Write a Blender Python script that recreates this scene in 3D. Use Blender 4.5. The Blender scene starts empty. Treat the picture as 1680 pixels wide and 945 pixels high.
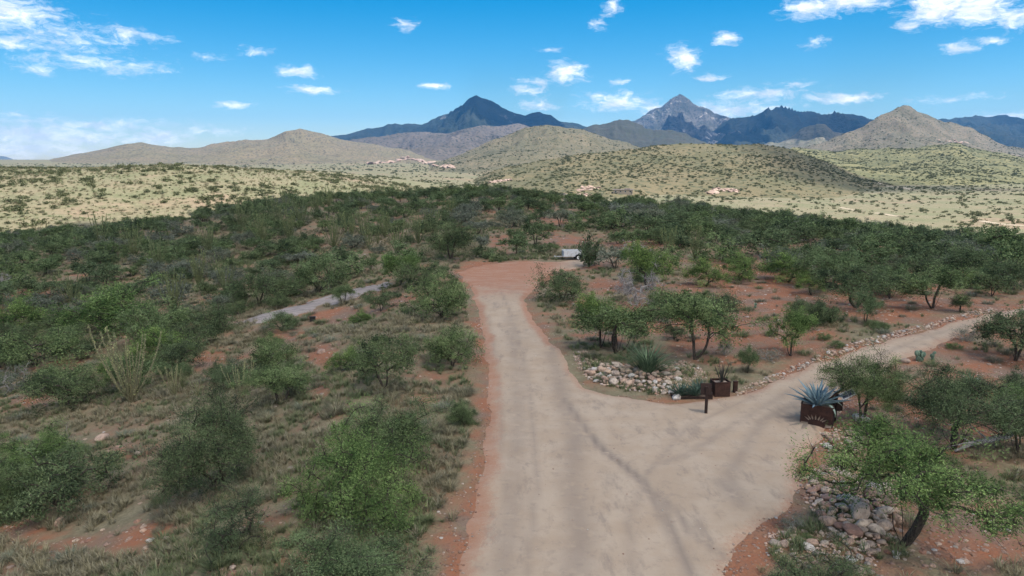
import bpy, bmesh, math, random
import numpy as np
from mathutils import Vector, Euler, noise as mnoise
R = math.radians
random.seed(5)
rng = np.random.default_rng(11)
sc = bpy.context.scene
COL = sc.collection

# ------------------------------------------------------------------ camera
CAM_Z, PITCH, FPX = 10.0, 10.1, 1178.0
cam = bpy.data.cameras.new('camera')
cam.sensor_width = 36.0
cam.lens = FPX / 1680 * 36
cam.clip_start, cam.clip_end = 0.5, 60000
camo = bpy.data.objects.new('camera', cam)
camo.location = (0, 0, CAM_Z)
camo.rotation_euler = (R(90 - PITCH), 0, 0)
COL.objects.link(camo)
sc.camera = camo

# ------------------------------------------------------------------ render / exposure
sc.cycles.use_denoising = True
sc.cycles.max_bounces = 5
sc.cycles.diffuse_bounces = 3
sc.cycles.glossy_bounces = 1
sc.cycles.transmission_bounces = 3
sc.cycles.transparent_max_bounces = 6
sc.cycles.volume_bounces = 0
sc.cycles.sample_clamp_indirect = 6
sc.view_settings.view_transform = 'Standard'
sc.view_settings.look = 'None'
sc.view_settings.gamma = 1
sc.view_settings.exposure = 1.2

# ------------------------------------------------------------------ sun and sky
SUN_AZ = (0.80, -0.60)           # horizontal direction towards the sun (x, y)
SUN_EL = 70.0
sun_dir = Vector((SUN_AZ[0] * math.cos(R(SUN_EL)), SUN_AZ[1] * math.cos(R(SUN_EL)), math.sin(R(SUN_EL))))
sl = bpy.data.lights.new('sun', 'SUN')
sl.energy = 4.4
sl.angle = R(0.5)
sl.color = (1.0, 0.955, 0.88)
so = bpy.data.objects.new('sun', sl)
so.rotation_euler = sun_dir.to_track_quat('Z', 'Y').to_euler()
so.location = (0, 0, 60)
COL.objects.link(so)


class NT:
    """tiny node-tree writer"""
    def __init__(self, tree):
        self.t = tree
        self.t.nodes.clear()

    def n(self, kind, props=None, **ins):
        nd = self.t.nodes.new(kind)
        for k, v in (props or {}).items():
            setattr(nd, k, v)
        for k, v in ins.items():
            key = int(k[1:]) if k[0] == 'i' and k[1:].isdigit() else k.replace('_', ' ')
            self.set(nd.inputs[key], v)
        return nd

    def set(self, sock, v):
        if isinstance(v, bpy.types.NodeSocket):
            self.t.links.new(v, sock)
        elif isinstance(v, bpy.types.Node):
            self.t.links.new(v.outputs[0], sock)
        else:
            if isinstance(v, (tuple, list)) and len(v) == 3 and sock.type == 'RGBA':
                v = (*v, 1)
            sock.default_value = v

    def math(self, op, a, b=0.0, c=None, clamp=False):
        nd = self.n('ShaderNodeMath', {'operation': op, 'use_clamp': clamp})
        self.set(nd.inputs[0], a)
        self.set(nd.inputs[1], b)
        if c is not None:
            self.set(nd.inputs[2], c)
        return nd.outputs[0]

    def vmath(self, op, a, b=None, c=None):
        nd = self.n('ShaderNodeVectorMath', {'operation': op})
        self.set(nd.inputs[0], a)
        if b is not None:
            self.set(nd.inputs[1], b)
        if c is not None:
            self.set(nd.inputs[2], c)
        return nd.outputs['Value'] if op in ('LENGTH', 'DOT_PRODUCT', 'DISTANCE') else nd.outputs[0]

    def mix(self, f, a, b, mode='MIX'):
        nd = self.n('ShaderNodeMix', {'data_type': 'RGBA', 'blend_type': mode})
        self.set(nd.inputs[0], f)
        self.set(nd.inputs[6], a)
        self.set(nd.inputs[7], b)
        return nd.outputs[2]

    def ss(self, x, a, b):
        """smoothstep of x from a to b"""
        nd = self.n('ShaderNodeMapRange', {'interpolation_type': 'SMOOTHSTEP'})
        self.set(nd.inputs[0], x)
        nd.inputs[1].default_value = a
        nd.inputs[2].default_value = b
        return nd.outputs[0]

    def noise(self, vec, scale, detail=3, rough=0.55, dist=0.0):
        nd = self.n('ShaderNodeTexNoise', None, Scale=scale, Detail=detail, Roughness=rough, Distortion=dist)
        if vec is not None:
            self.set(nd.inputs['Vector'], vec)
        return nd.outputs[0]


def px_dir(px, py):
    u, v = (px - 840) / FPX, (472.5 - py) / FPX
    c, s = math.cos(R(PITCH)), math.sin(R(PITCH))
    return (u, c + v * s, -s + v * c)


world = bpy.data.worlds.new('World')
sc.world = world
world.use_nodes = True
W = NT(world.node_tree)
sky = W.n('ShaderNodeTexSky', {'sky_type': 'NISHITA', 'sun_disc': False, 'sun_elevation': R(SUN_EL),
                              'sun_rotation': math.atan2(SUN_AZ[0], SUN_AZ[1]) % (2 * math.pi), 'altitude': 1300.0,
                              'air_density': 1.0, 'dust_density': 0.3, 'ozone_density': 2.0})
hs = W.n('ShaderNodeHueSaturation', None, Hue=0.490, Saturation=1.63, Value=1.0)
W.set(hs.inputs['Color'], sky.outputs[0])
tc = W.n('ShaderNodeTexCoord')
gen = tc.outputs['Generated']
sep = W.n('ShaderNodeSeparateXYZ')
W.set(sep.inputs[0], gen)
az = W.math('ARCTAN2', sep.outputs[0], sep.outputs[1])
el = W.math('ARCSINE', sep.outputs[2])
ae = W.n('ShaderNodeCombineXYZ')
W.set(ae.inputs[0], az)
W.set(ae.inputs[1], el)
warp_n = W.n('ShaderNodeTexNoise', None, Scale=22.0, Detail=4.0, Roughness=0.6)
W.set(warp_n.inputs['Vector'], W.vmath('MULTIPLY', ae.outputs[0], (1, 1.8, 1)))
wv = W.vmath('SUBTRACT', warp_n.outputs[1], (0.5, 0.5, 0.5))
aew = W.vmath('MULTIPLY_ADD', wv, (0.05, 0.018, 0), ae.outputs[0])
CLOUDS = [  # photo px, py, half width, half height, strength
    (1325, 12, 50, 18, 1), (1400, 2, 80, 18, 1.1), (1545, 12, 75, 32, 1.2), (1610, 10, 60, 34, 1.2), (1660, 30, 50, 22, 1),
    (1495, 42, 28, 10, .9), (1572, 78, 34, 11, .8), (1620, 68, 40, 8, .6), (1124, 97, 34, 22, 1.1), (1190, 62, 21, 14, 1.1),
    (1007, 12, 17, 14, .9), (932, 117, 38, 20, 1.1), (1165, 129, 26, 8, .8), (1012, 168, 62, 18, 1), (1070, 178, 46, 14, .8),
    (885, 172, 36, 11, .75), (882, 135, 36, 10, .7), (868, 150, 30, 10, .7), (665, 42, 22, 11, .7), (490, 118, 36, 11, 1),
    (512, 146, 46, 8, 1), (377, 171, 36, 8, .9), (714, 141, 32, 7, .9), (1380, 160, 66, 10, 1), (1245, 155, 80, 12, .8),
    (1190, 180, 120, 18, .8), (1020, 135, 26, 6, .7), (20, 20, 95, 32, .85), (15, 72, 55, 18, .75), (130, 100, 110, 16, .6),
    (215, 57, 66, 12, .65), (62, 112, 36, 9, .7), (60, 222, 240, 26, .85), (260, 226, 60, 20, .85), (40, 245, 170, 18, .8),
    (1640, 190, 75, 8, .7), (1342, 70, 26, 10, .6), (415, 85, 30, 8, .55), (985, 38, 18, 10, .6), (1120, 80, 20, 9, .5),
    (905, 83, 18, 5, .5), (340, 92, 34, 7, .45), (90, 60, 130, 30, .55), (200, 110, 90, 14, .5), (150, 205, 190, 14, .6), (330, 215, 90, 10, .5), (1300, 190, 90, 8, .55), (1560, 160, 80, 7, .45), (30, 190, 80, 8, .5), (1305, 140, 40, 7, .5), (975, 155, 30, 7, .6)]
f = None
for (cx, cy, rx, ry, st) in CLOUDS:
    d = px_dir(cx, cy)
    l = math.sqrt(sum(q * q for q in d))
    a0, e0 = math.atan2(d[0], d[1]), math.asin(d[2] / l)
    k = math.cos(a0) ** 2
    sx, sy = FPX / (rx * k * 1.08), FPX / (ry * math.cos(a0) * 1.05)
    v = W.vmath('MULTIPLY_ADD', aew, (sx, sy, 0), (-a0 * sx, -e0 * sy, 0))
    g = W.math('MULTIPLY_ADD', W.vmath('LENGTH', v), -st, st)
    f = g if f is None else W.math('MAXIMUM', f, g)
f = W.math('MAXIMUM', f, -1.0)
fn = W.noise(W.vmath('MULTIPLY', aew, (1, 2.4, 1)), 62.0, 8, 0.66)
dens = W.math('ADD', f, W.math('MULTIPLY_ADD', fn, 2.0, -1.16))
alpha = W.math('MULTIPLY', W.ss(dens, -0.2, 0.95), 0.95)
shade_n = W.noise(W.vmath('MULTIPLY_ADD', aew, (1, 1.8, 1), (0.0, 0.012, 0)), 34.0, 5, 0.6)
ccol = W.mix(W.ss(shade_n, 0.38, 0.62), (7.6, 7.9, 8.3), (11.5, 11.5, 11.5))
skyc = W.mix(alpha, hs.outputs[0], ccol)
bg = W.n('ShaderNodeBackground', None, Strength=0.064)
W.set(bg.inputs['Color'], skyc)
wo = W.n('ShaderNodeOutputWorld')
W.set(wo.inputs['Surface'], bg.outputs[0])


# ------------------------------------------------------------------ helpers
def smooth(a, b, x):
    t = np.clip((np.asarray(x, float) - a) / (b - a), 0, 1)
    return t * t * (3 - 2 * t)


def _hash(ix, iy, seed):
    h = (ix.astype(np.int64) * 374761393 + iy.astype(np.int64) * 668265263 + seed * 974711) & 0x7fffffff
    h = ((h ^ (h >> 13)) * 1274126177) & 0x7fffffff
    return ((h ^ (h >> 16)) & 0xffff) / 65535.0


def vnoise(x, y, seed=0):
    x, y = np.asarray(x, float), np.asarray(y, float)
    ix, iy = np.floor(x), np.floor(y)
    fx, fy = x - ix, y - iy
    fx, fy = fx * fx * fx * (fx * (fx * 6 - 15) + 10), fy * fy * fy * (fy * (fy * 6 - 15) + 10)
    a, b = _hash(ix, iy, seed), _hash(ix + 1, iy, seed)
    c, d = _hash(ix, iy + 1, seed), _hash(ix + 1, iy + 1, seed)
    return (a * (1 - fx) + b * fx) * (1 - fy) + (c * (1 - fx) + d * fx) * fy


def fbm(x, y, seed=0, oct=4, ridged=False):
    s, amp, tot = 0, 1.0, 0
    for o in range(oct):
        n = vnoise(x * 2 ** o + o * 17.3, y * 2 ** o - o * 9.1, seed + o)
        if ridged:
            n = 1 - np.abs(2 * n - 1)
        s = s + n * amp
        tot += amp
        amp *= 0.5
    return s / tot


def tag(o, label=None, cat=None, group=None, kind=None):
    if label:
        o['label'] = label
    if cat:
        o['category'] = cat
    if group:
        o['group'] = group
    if kind:
        o['kind'] = kind
    return o


def obj(name, mesh, parent=None, loc=(0, 0, 0), rot=(0, 0, 0), scale=None):
    o = bpy.data.objects.new(name, mesh)
    COL.objects.link(o)
    o.location = loc
    o.rotation_euler = rot
    if scale is not None:
        o.scale = (scale,) * 3 if isinstance(scale, (int, float)) else scale
    if parent is not None:
        o.parent = parent
    return o


def mesh_np(name, verts, faces, mat=None, smooth_sh=False, attrs=None):
    """verts (n,3); faces (m,4) or (m,3) arrays, or a list of such arrays"""
    verts = np.asarray(verts, np.float32)
    fl = faces if isinstance(faces, list) else [faces]
    fl = [np.asarray(q, np.int32) for q in fl if len(q)]
    me = bpy.data.meshes.new(name)
    me.vertices.add(len(verts))
    me.vertices.foreach_set('co', verts.ravel())
    nl = sum(q.size for q in fl)
    nf = sum(len(q) for q in fl)
    me.loops.add(nl)
    me.polygons.add(nf)
    me.loops.foreach_set('vertex_index', np.concatenate([q.ravel() for q in fl]))
    starts, s = [], 0
    for q in fl:
        k = q.shape[1]
        starts.append(np.arange(len(q)) * k + s)
        s += q.size
    me.polygons.foreach_set('loop_start', np.concatenate(starts).astype(np.int32))
    me.polygons.foreach_set('use_smooth', np.full(nf, smooth_sh))
    me.update(calc_edges=True)
    for k, (dom, arr) in (attrs or {}).items():
        a = me.attributes.new(k, 'FLOAT', dom)
        a.data.foreach_set('value', np.asarray(arr, np.float32))
    if mat:
        me.materials.append(mat)
    return me


class MB:
    """collects simple solids into one mesh"""
    def __init__(self):
        self.v, self.q, self.t, self.n = [], [], [], 0

    def add(self, v, quads=None, tris=None):
        v = np.asarray(v, float)
        self.v.append(v)
        if quads is not None and len(quads):
            self.q.append(np.asarray(quads) + self.n)
        if tris is not None and len(tris):
            self.t.append(np.asarray(tris) + self.n)
        self.n += len(v)

    def box(self, c, s, rz=0.0, tilt=None):
        v = np.array([(x, y, z) for x in (-.5, .5) for y in (-.5, .5) for z in (-.5, .5)]) * np.array(s)
        if tilt is not None:
            v = v @ np.array(tilt.to_matrix()).T
        if rz:
            cr, sr = math.cos(rz), math.sin(rz)
            v = np.stack([v[:, 0] * cr - v[:, 1] * sr, v[:, 0] * sr + v[:, 1] * cr, v[:, 2]], 1)
        self.add(v + np.array(c), [(0, 1, 3, 2), (4, 6, 7, 5), (0, 4, 5, 1), (2, 3, 7, 6), (0, 2, 6, 4), (1, 5, 7, 3)])

    def tube(self, pts, rad, sides=6, cap=True):
        pts = np.asarray(pts, float)
        n = len(pts)
        rad = np.full(n, rad) if np.isscalar(rad) else np.asarray(rad)
        tg = np.gradient(pts, axis=0)
        tg /= np.linalg.norm(tg, axis=1)[:, None] + 1e-9
        up = np.array((0.13, 0.21, 0.97)) if abs(tg[0][2]) < 0.9 else np.array((0.98, 0.1, 0.05))
        a = np.cross(tg, up)
        a /= np.linalg.norm(a, axis=1)[:, None] + 1e-9
        b = np.cross(tg, a)
        th = np.arange(sides) * 2 * math.pi / sides
        ring = a[:, None, :] * np.cos(th)[None, :, None] + b[:, None, :] * np.sin(th)[None, :, None]
        v = (pts[:, None, :] + ring * rad[:, None, None]).reshape(-1, 3)
        i = np.arange(n - 1)[:, None] * sides
        j = np.arange(sides)[None, :]
        j2 = (j + 1) % sides
        q = np.stack([i + j, i + j2, i + sides + j2, i + sides + j], -1).reshape(-1, 4)
        tr = []
        if cap:
            v = np.concatenate([v, pts[:1], pts[-1:]])
            for k in range(sides):
                tr += [(n * sides, (k + 1) % sides, k), (n * sides + 1, (n - 1) * sides + k, (n - 1) * sides + (k + 1) % sides)]
        self.add(v, q, tr)

    def mesh(self, name, mat=None, smooth_sh=False, attrs=None):
        fl = []
        if self.q:
            fl.append(np.concatenate(self.q))
        if self.t:
            fl.append(np.concatenate(self.t))
        return mesh_np(name, np.concatenate(self.v), fl, mat, smooth_sh, attrs)


MATS = {}


def material(name, build, rough=0.9):
    m = bpy.data.materials.new(name)
    m.use_nodes = True
    N = NT(m.node_tree)
    out = N.n('ShaderNodeOutputMaterial')
    r = build(N)
    if isinstance(r, dict):
        b = N.n('ShaderNodeBsdfPrincipled', None, Roughness=r.get('rough', rough))
        b.inputs['Specular IOR Level'].default_value = r.get('spec', 0.2)
        N.set(b.inputs['Base Color'], r['color'])
        if 'metal' in r:
            b.inputs['Metallic'].default_value = r['metal']
        if 'normal' in r:
            N.set(b.inputs['Normal'], r['normal'])
        r = b.outputs[0]
    N.set(out.inputs['Surface'], r)
    MATS[name] = m
    return m


def bump(N, h, dist, strength=1.0):
    b = N.n('ShaderNodeBump', None, Strength=strength, Distance=dist)
    N.set(b.inputs['Height'], h)
    return b.outputs[0]


def attr(N, name):
    return N.n('ShaderNodeAttribute', {'attribute_name': name}).outputs['Fac']


def wpos(N):
    return N.n('ShaderNodeNewGeometry').outputs['Position']


# ------------------------------------------------------------------ terrain
def H(x, y):
    x, y = np.asarray(x, float), np.asarray(y, float)
    d = np.maximum(0, -7 - x)
    z = -6.0 * (1 - np.exp(-d / 24)) * (1.25 - 0.25 * smooth(20, 70, y))
    z = z - 0.085 * np.maximum(0, x - 22) * smooth(55, 130, y)
    z = z + 6 * np.exp(-((x + 38) / 42) ** 2 - ((y - 150) / 48) ** 2)
    off = smooth(4, 20, np.abs(x - 2 - 0.02 * y))
    z = z + (fbm(x / 11, y / 11, 3, 3) - .5) * (0.25 + 0.75 * off) + (fbm(x / 45, y / 45, 9, 2) - .5) * 2.2 * off
    ye = y + 0.25 * np.maximum(0, -x - 40) + 0.12 * np.maximum(0, x - 40)
    k = np.maximum(smooth(152, 255, ye), smooth(120, 240, np.abs(x)))
    w = smooth(70, -200, x)
    v = -23 + 8 * w * smooth(900, 300, y) + (fbm(x / 160, y / 160, 21, 4) - .5) * 7
    v = v + 23 * w * smooth(185, 430, y) * (1 - 0.75 * smooth(440, 1000, y))
    v = v + 29 * smooth(900, 4200, y)
    return z * (1 - k) + v * k


HILLS = []          # samplers of the hills and mountains


def hill_sampler(sil, D, front, back, seed, lam, spur=0.8, p=1.25, wob=0.05, det=0.07, rgh=0.22):
    sil = sorted(sil)
    us, qs = [], []
    for px, py in sil:
        d = px_dir(px, py)
        us.append(d[0] / d[1])
        qs.append(d[2] / d[1])
    us, qs = np.array(us), np.array(qs)

    def f(x, y):
        x, y = np.asarray(x, float), np.asarray(y, float)
        u = x / np.maximum(y, 1)
        Dr = D * (1 + wob * (vnoise(u * 9, u * 0 + seed, seed) - .5) * 2)
        q = np.interp(u, us, qs)
        rough = (fbm(u * D / lam * 3.0, u * 0, seed + 5, 5) - .5) * lam / D * rgh
        rz = CAM_Z + Dr * (q + rough)
        base = H(x, y) - 4
        t = np.where(y < Dr, (y - (Dr - front)) / front, 1 - (y - Dr) / back)
        t = np.clip(t, 0, 1)
        n = fbm(x / lam + .35 * fbm(x / lam * 2, y / lam * 2, seed + 4, 3), y / lam * .75, seed + 2, 6, ridged=True)
        n2 = fbm(x / lam * 4, y / lam * 4, seed + 8, 5, ridged=True)
        pr = t ** p
        pr = pr * (1 + spur * (n - .72) * 4 * t * (1 - t) ** 0.8) + det * (n2 - .6) * 4 * t * (1 - t)
        edge = smooth(us[0], us[0] + 0.02, u) * smooth(us[-1], us[-1] - 0.02, u)
        return base + np.maximum(rz - base, 0) * np.clip(pr, 0, 1) * edge, u

    f.lim = (us[0], us[-1], D, front, back)
    return f


HD = dict(
    shrubby_hill=dict(sil=[(740, 312), (800, 283), (860, 268), (940, 255), (1020, 247), (1100, 238), (1180, 234), (1240, 236), (1290, 245), (1340, 262), (1400, 283), (1460, 300), (1530, 314), (1600, 325)], D=1050, front=430, back=700, seed=31, lam=190, spur=0.3, p=.95, det=.04, rgh=.05),
    grassy_hill=dict(sil=[(1240, 275), (1300, 243), (1380, 250), (1440, 243), (1520, 237), (1600, 243), (1680, 258), (1760, 270), (1850, 285)], D=1900, front=950, back=900, seed=41, lam=260, spur=0.8, p=.9, det=.08, rgh=.1),
    pale_hill=dict(sil=[(600, 292), (680, 274), (760, 250), (810, 228), (860, 211), (900, 207), (960, 214), (1010, 228), (1050, 240), (1090, 248), (1160, 265)], D=2500, front=1050, back=900, seed=53, lam=300, spur=0.7, p=1.0, det=.08, rgh=.1),
    conical_hill=dict(sil=[(1180, 272), (1260, 252), (1310, 242), (1360, 228), (1420, 205), (1456, 190), (1488, 181), (1524, 188), (1580, 207), (1640, 230), (1700, 246), (1800, 262), (1900, 275)], D=3100, front=1150, back=900, seed=61, lam=480, spur=1.1, p=.95, det=.12, rgh=.12),
    rolling_hill=dict(sil=[(30, 275), (80, 264), (150, 250), (200, 237), (235, 234), (280, 240), (330, 240), (350, 237), (400, 230), (440, 228), (470, 215), (492, 209), (520, 217), (550, 226), (600, 235), (660, 246), (760, 272)], D=3900, front=1500, back=1000, seed=71, lam=420, spur=1.2, p=1.2, det=.16, rgh=.06),
    mauve_foothill=dict(sil=[(480, 270), (540, 245), (580, 228), (640, 224), (700, 218), (760, 212), (800, 207), (850, 202), (880, 207), (940, 222), (1000, 240)], D=5600, front=2200, back=900, seed=83, lam=620, spur=1.4, p=1.2, det=.18, rgh=.1),
    knob_hill=dict(sil=[(880, 240), (940, 214), (980, 206), (1010, 201), (1034, 193), (1058, 206), (1100, 215), (1150, 234), (1210, 255)], D=4700, front=1600, back=900, seed=91, lam=600, spur=0.9, p=1.2),
    shadowed_foothill=dict(sil=[(1120, 258), (1200, 240), (1270, 226), (1320, 212), (1350, 204), (1400, 214), (1450, 222), (1520, 240)], D=5200, front=1900, back=900, seed=97, lam=700, spur=1.1, p=1.2),
    pointed_mountain=dict(sil=[(440, 275), (520, 232), (545, 226), (570, 220), (600, 211), (637, 204), (660, 209), (700, 202), (725, 189), (750, 177), (770, 162), (782, 157), (795, 162), (815, 174), (840, 183), (862, 190), (885, 184), (900, 190), (915, 195), (940, 200), (980, 206), (1030, 212), (1090, 228), (1150, 255)], D=8200, front=3400, back=2000, seed=103, lam=900, spur=1.35, p=1.2, det=.30, rgh=.12),
    granite_mountain=dict(sil=[(960, 255), (1000, 222), (1030, 198), (1060, 187), (1085, 178), (1100, 166), (1115, 158), (1130, 164), (1150, 174), (1172, 184), (1208, 196), (1250, 215), (1330, 250)], D=9600, front=3600, back=2000, seed=111, lam=800, spur=1.4, p=1.25, det=.28, rgh=.13),
    ridged_mountain=dict(sil=[(1100, 245), (1160, 222), (1200, 199), (1230, 190), (1260, 179), (1283, 171), (1310, 182), (1325, 181), (1350, 187), (1400, 187), (1440, 193), (1480, 200), (1540, 195), (1600, 193), (1650, 192), (1700, 195), (1800, 202), (1950, 240)], D=8600, front=3300, back=2000, seed=121, lam=800, spur=1.4, p=1.15, det=.30, rgh=.13),
    distant_hill=dict(sil=[(-120, 272), (-40, 264), (-10, 262), (12, 261), (35, 266), (60, 265), (110, 264), (170, 272)], D=12500, front=1500, back=900, seed=131, lam=900, spur=0.8, p=1.2),
)
for k_, d_ in HD.items():
    HILLS.append((k_, hill_sampler(**d_)))


def allH(x, y):
    z = H(x, y)
    for _, f_ in HILLS[:5]:
        z = np.maximum(z, f_(x, y)[0])
    return z


def at(px, py, far=False):
    """where the view ray through a photo point meets the ground"""
    d = np.array(px_dir(px, py))
    t = np.geomspace(8, 6000 if far else 420, 1500 if far else 900)
    P = d[None, :] * t[:, None] + np.array((0, 0, CAM_Z))
    g = (allH if far else H)(P[:, 0], P[:, 1])
    hit = np.nonzero(P[:, 2] < g)[0]
    if not len(hit):
        i = len(t) - 1
        return np.array((P[i, 0], P[i, 1], g[i]))
    i = max(hit[0], 1)
    a, b = P[i - 1, 2] - g[i - 1], g[i] - P[i, 2]
    p = P[i - 1] + (P[i] - P[i - 1]) * (a / (a + b + 1e-9))
    return np.array((p[0], p[1], float((allH if far else H)(p[0], p[1]))))


def depth_of(p):
    return p[1] * math.cos(R(PITCH)) - (p[2] - CAM_Z) * math.sin(R(PITCH))


def project(x, y, z):
    c, s = math.cos(R(PITCH)), math.sin(R(PITCH))
    dz = z - CAM_Z
    dep = y * c - dz * s
    return 840 + FPX * x / dep, 472.5 - FPX * (y * s + dz * c) / dep, dep


def poly_sd(x, y, poly):
    """signed distance to a polygon, positive inside"""
    x, y = np.asarray(x, float), np.asarray(y, float)
    poly = np.asarray(poly, float)
    ins = np.zeros(x.shape, bool)
    dm = np.full(x.shape, 1e9)
    for i in range(len(poly)):
        ax, ay = poly[i]
        bx, by = poly[(i + 1) % len(poly)]
        ex, ey = bx - ax, by - ay
        t = np.clip(((x - ax) * ex + (y - ay) * ey) / (ex * ex + ey * ey + 1e-12), 0, 1)
        dm = np.minimum(dm, np.hypot(x - ax - t * ex, y - ay - t * ey))
        c = ((ay > y) != (by > y)) & (x < ex * (y - ay) / (ey if ey else 1e-12) + ax)
        ins ^= c
    return np.where(ins, dm, -dm)


def line_d(x, y, pts):
    dm = np.full(np.asarray(x).shape, 1e9)
    for (ax, ay), (bx, by) in zip(pts[:-1], pts[1:]):
        ex, ey = bx - ax, by - ay
        t = np.clip(((x - ax) * ex + (y - ay) * ey) / (ex * ex + ey * ey + 1e-12), 0, 1)
        dm = np.minimum(dm, np.hypot(x - ax - t * ex, y - ay - t * ey))
    return dm


def wpoly(pts):
    return [tuple(at(*p)[:2]) for p in pts]


ROAD = wpoly([(747, 930), (767, 850), (786, 760), (797, 690), (797, 620), (790, 560), (782, 510), (768, 470), (748, 446),
              (790, 434), (850, 428), (915, 429), (960, 424), (1003, 418), (1012, 424), (975, 436), (905, 448), (884, 470), (866, 492),
              (878, 522), (908, 560), (930, 585), (944, 612), (965, 634), (1010, 648), (1060, 654), (1105, 660), (1165, 654),
              (1212, 646), (1250, 631), (1330, 596), (1400, 572), (1480, 551), (1560, 529), (1620, 513), (1700, 500), (1760, 496),
              (1760, 506), (1700, 514), (1640, 527), (1600, 540), (1545, 568), (1500, 588), (1440, 615), (1396, 640), (1380, 690), (1330, 745),
              (1318, 780), (1322, 800), (1308, 832), (1250, 862), (1216, 890), (1188, 935)])
_a, _b = ROAD[0], ROAD[-1]
ROAD = ROAD + [(_b[0] + 0.2, _b[1] - 8), (_b[0] + .2, -60.0), (_a[0] - 0.2, -60.0), (_a[0] - 0.2, _a[1] - 8)]
DRIVE = wpoly([(1170, 590), (1215, 660), (1290, 720), (1345, 790), (1500, 640), (1800, 560), (1800, 480), (1600, 500)])
GREY = wpoly([(400, 528), (430, 515), (500, 498), (560, 480), (600, 471), (640, 464), (624, 474), (585, 488), (540, 500), (500, 512), (450, 522), (430, 529)])

RED = [(540, 520, 110, 16, -.12), (470, 548, 60, 14, 0), (530, 585, 26, 22, 0), (525, 645, 24, 13, 0), (690, 655, 20, 10, 0), (350, 600, 40, 22, 0),
       (215, 742, 44, 16, 0), (30, 868, 60, 22, 0), (150, 892, 130, 30, 0), (240, 872, 60, 26, 0), (430, 850, 60, 30, 0),
       (380, 935, 70, 18, 0), (180, 450, 60, 10, 0), (60, 485, 90, 16, -.2), (640, 490, 50, 10, 0), (820, 395, 26, 18, 0),
       (790, 432, 50, 12, 0), (1240, 470, 130, 50, 0), (1160, 540, 160, 50, 0), (1440, 500, 180, 26, 0), (1600, 690, 130, 80, 0),
       (1600, 880, 130, 90, 0), (1580, 610, 130, 36, 0), (1060, 400, 70, 14, 0), (930, 395, 40, 10, 0), (1000, 470, 40, 14, 0),
       (1000, 555, 90, 18, 0), (1230, 915, 40, 40, 0), (1400, 600, 60, 20, 0), (1500, 410, 60, 12, 0), (120, 420, 30, 8, 0), (460, 480, 30, 8, 0),
       (100, 600, 50, 14, 0), (60, 655, 60, 12, 0), (1380, 660, 20, 30, 0)]
RW = []
for (cx, cy, rx, ry, tl) in RED:
    c0, c1, c2 = at(cx, cy), at(cx + rx, cy + tl * rx), at(cx, min(cy + ry, 945))
    RW.append((c0[:2], c1[:2] - c0[:2], c2[:2] - c0[:2]))


def soil(x, y):
    """1 bare red soil .. 0 grass"""
    x, y = np.asarray(x, float), np.asarray(y, float)
    s = (fbm(x / 4.0, y / 4.0, 77, 4) - .5) * 1.5 + (fbm(x / 18, y / 18, 78, 3) - .5) * 0.9
    s = s + np.where(x > 3, 0.42, 0.12) * smooth(190, 120, y) - 0.10
    b = np.full(x.shape, -1.0)
    for c, e1, e2 in RW:
        det = e1[0] * e2[1] - e1[1] * e2[0]
        dx, dy = x - c[0], y - c[1]
        p = (dx * e2[1] - dy * e2[0]) / det
        q = (-dx * e1[1] + dy * e1[0]) / det
        b = np.maximum(b, 1.15 - np.hypot(p, q))
    s = s + np.clip(b, 0, 0.8) * 1.0 + 0.26 * smooth(32, 16, y) * (x < 0)
    s = s + smooth(0.9, 0, np.abs(poly_sd(x, y, ROAD))) * 0.6
    return np.clip(s, 0, 1)


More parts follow.
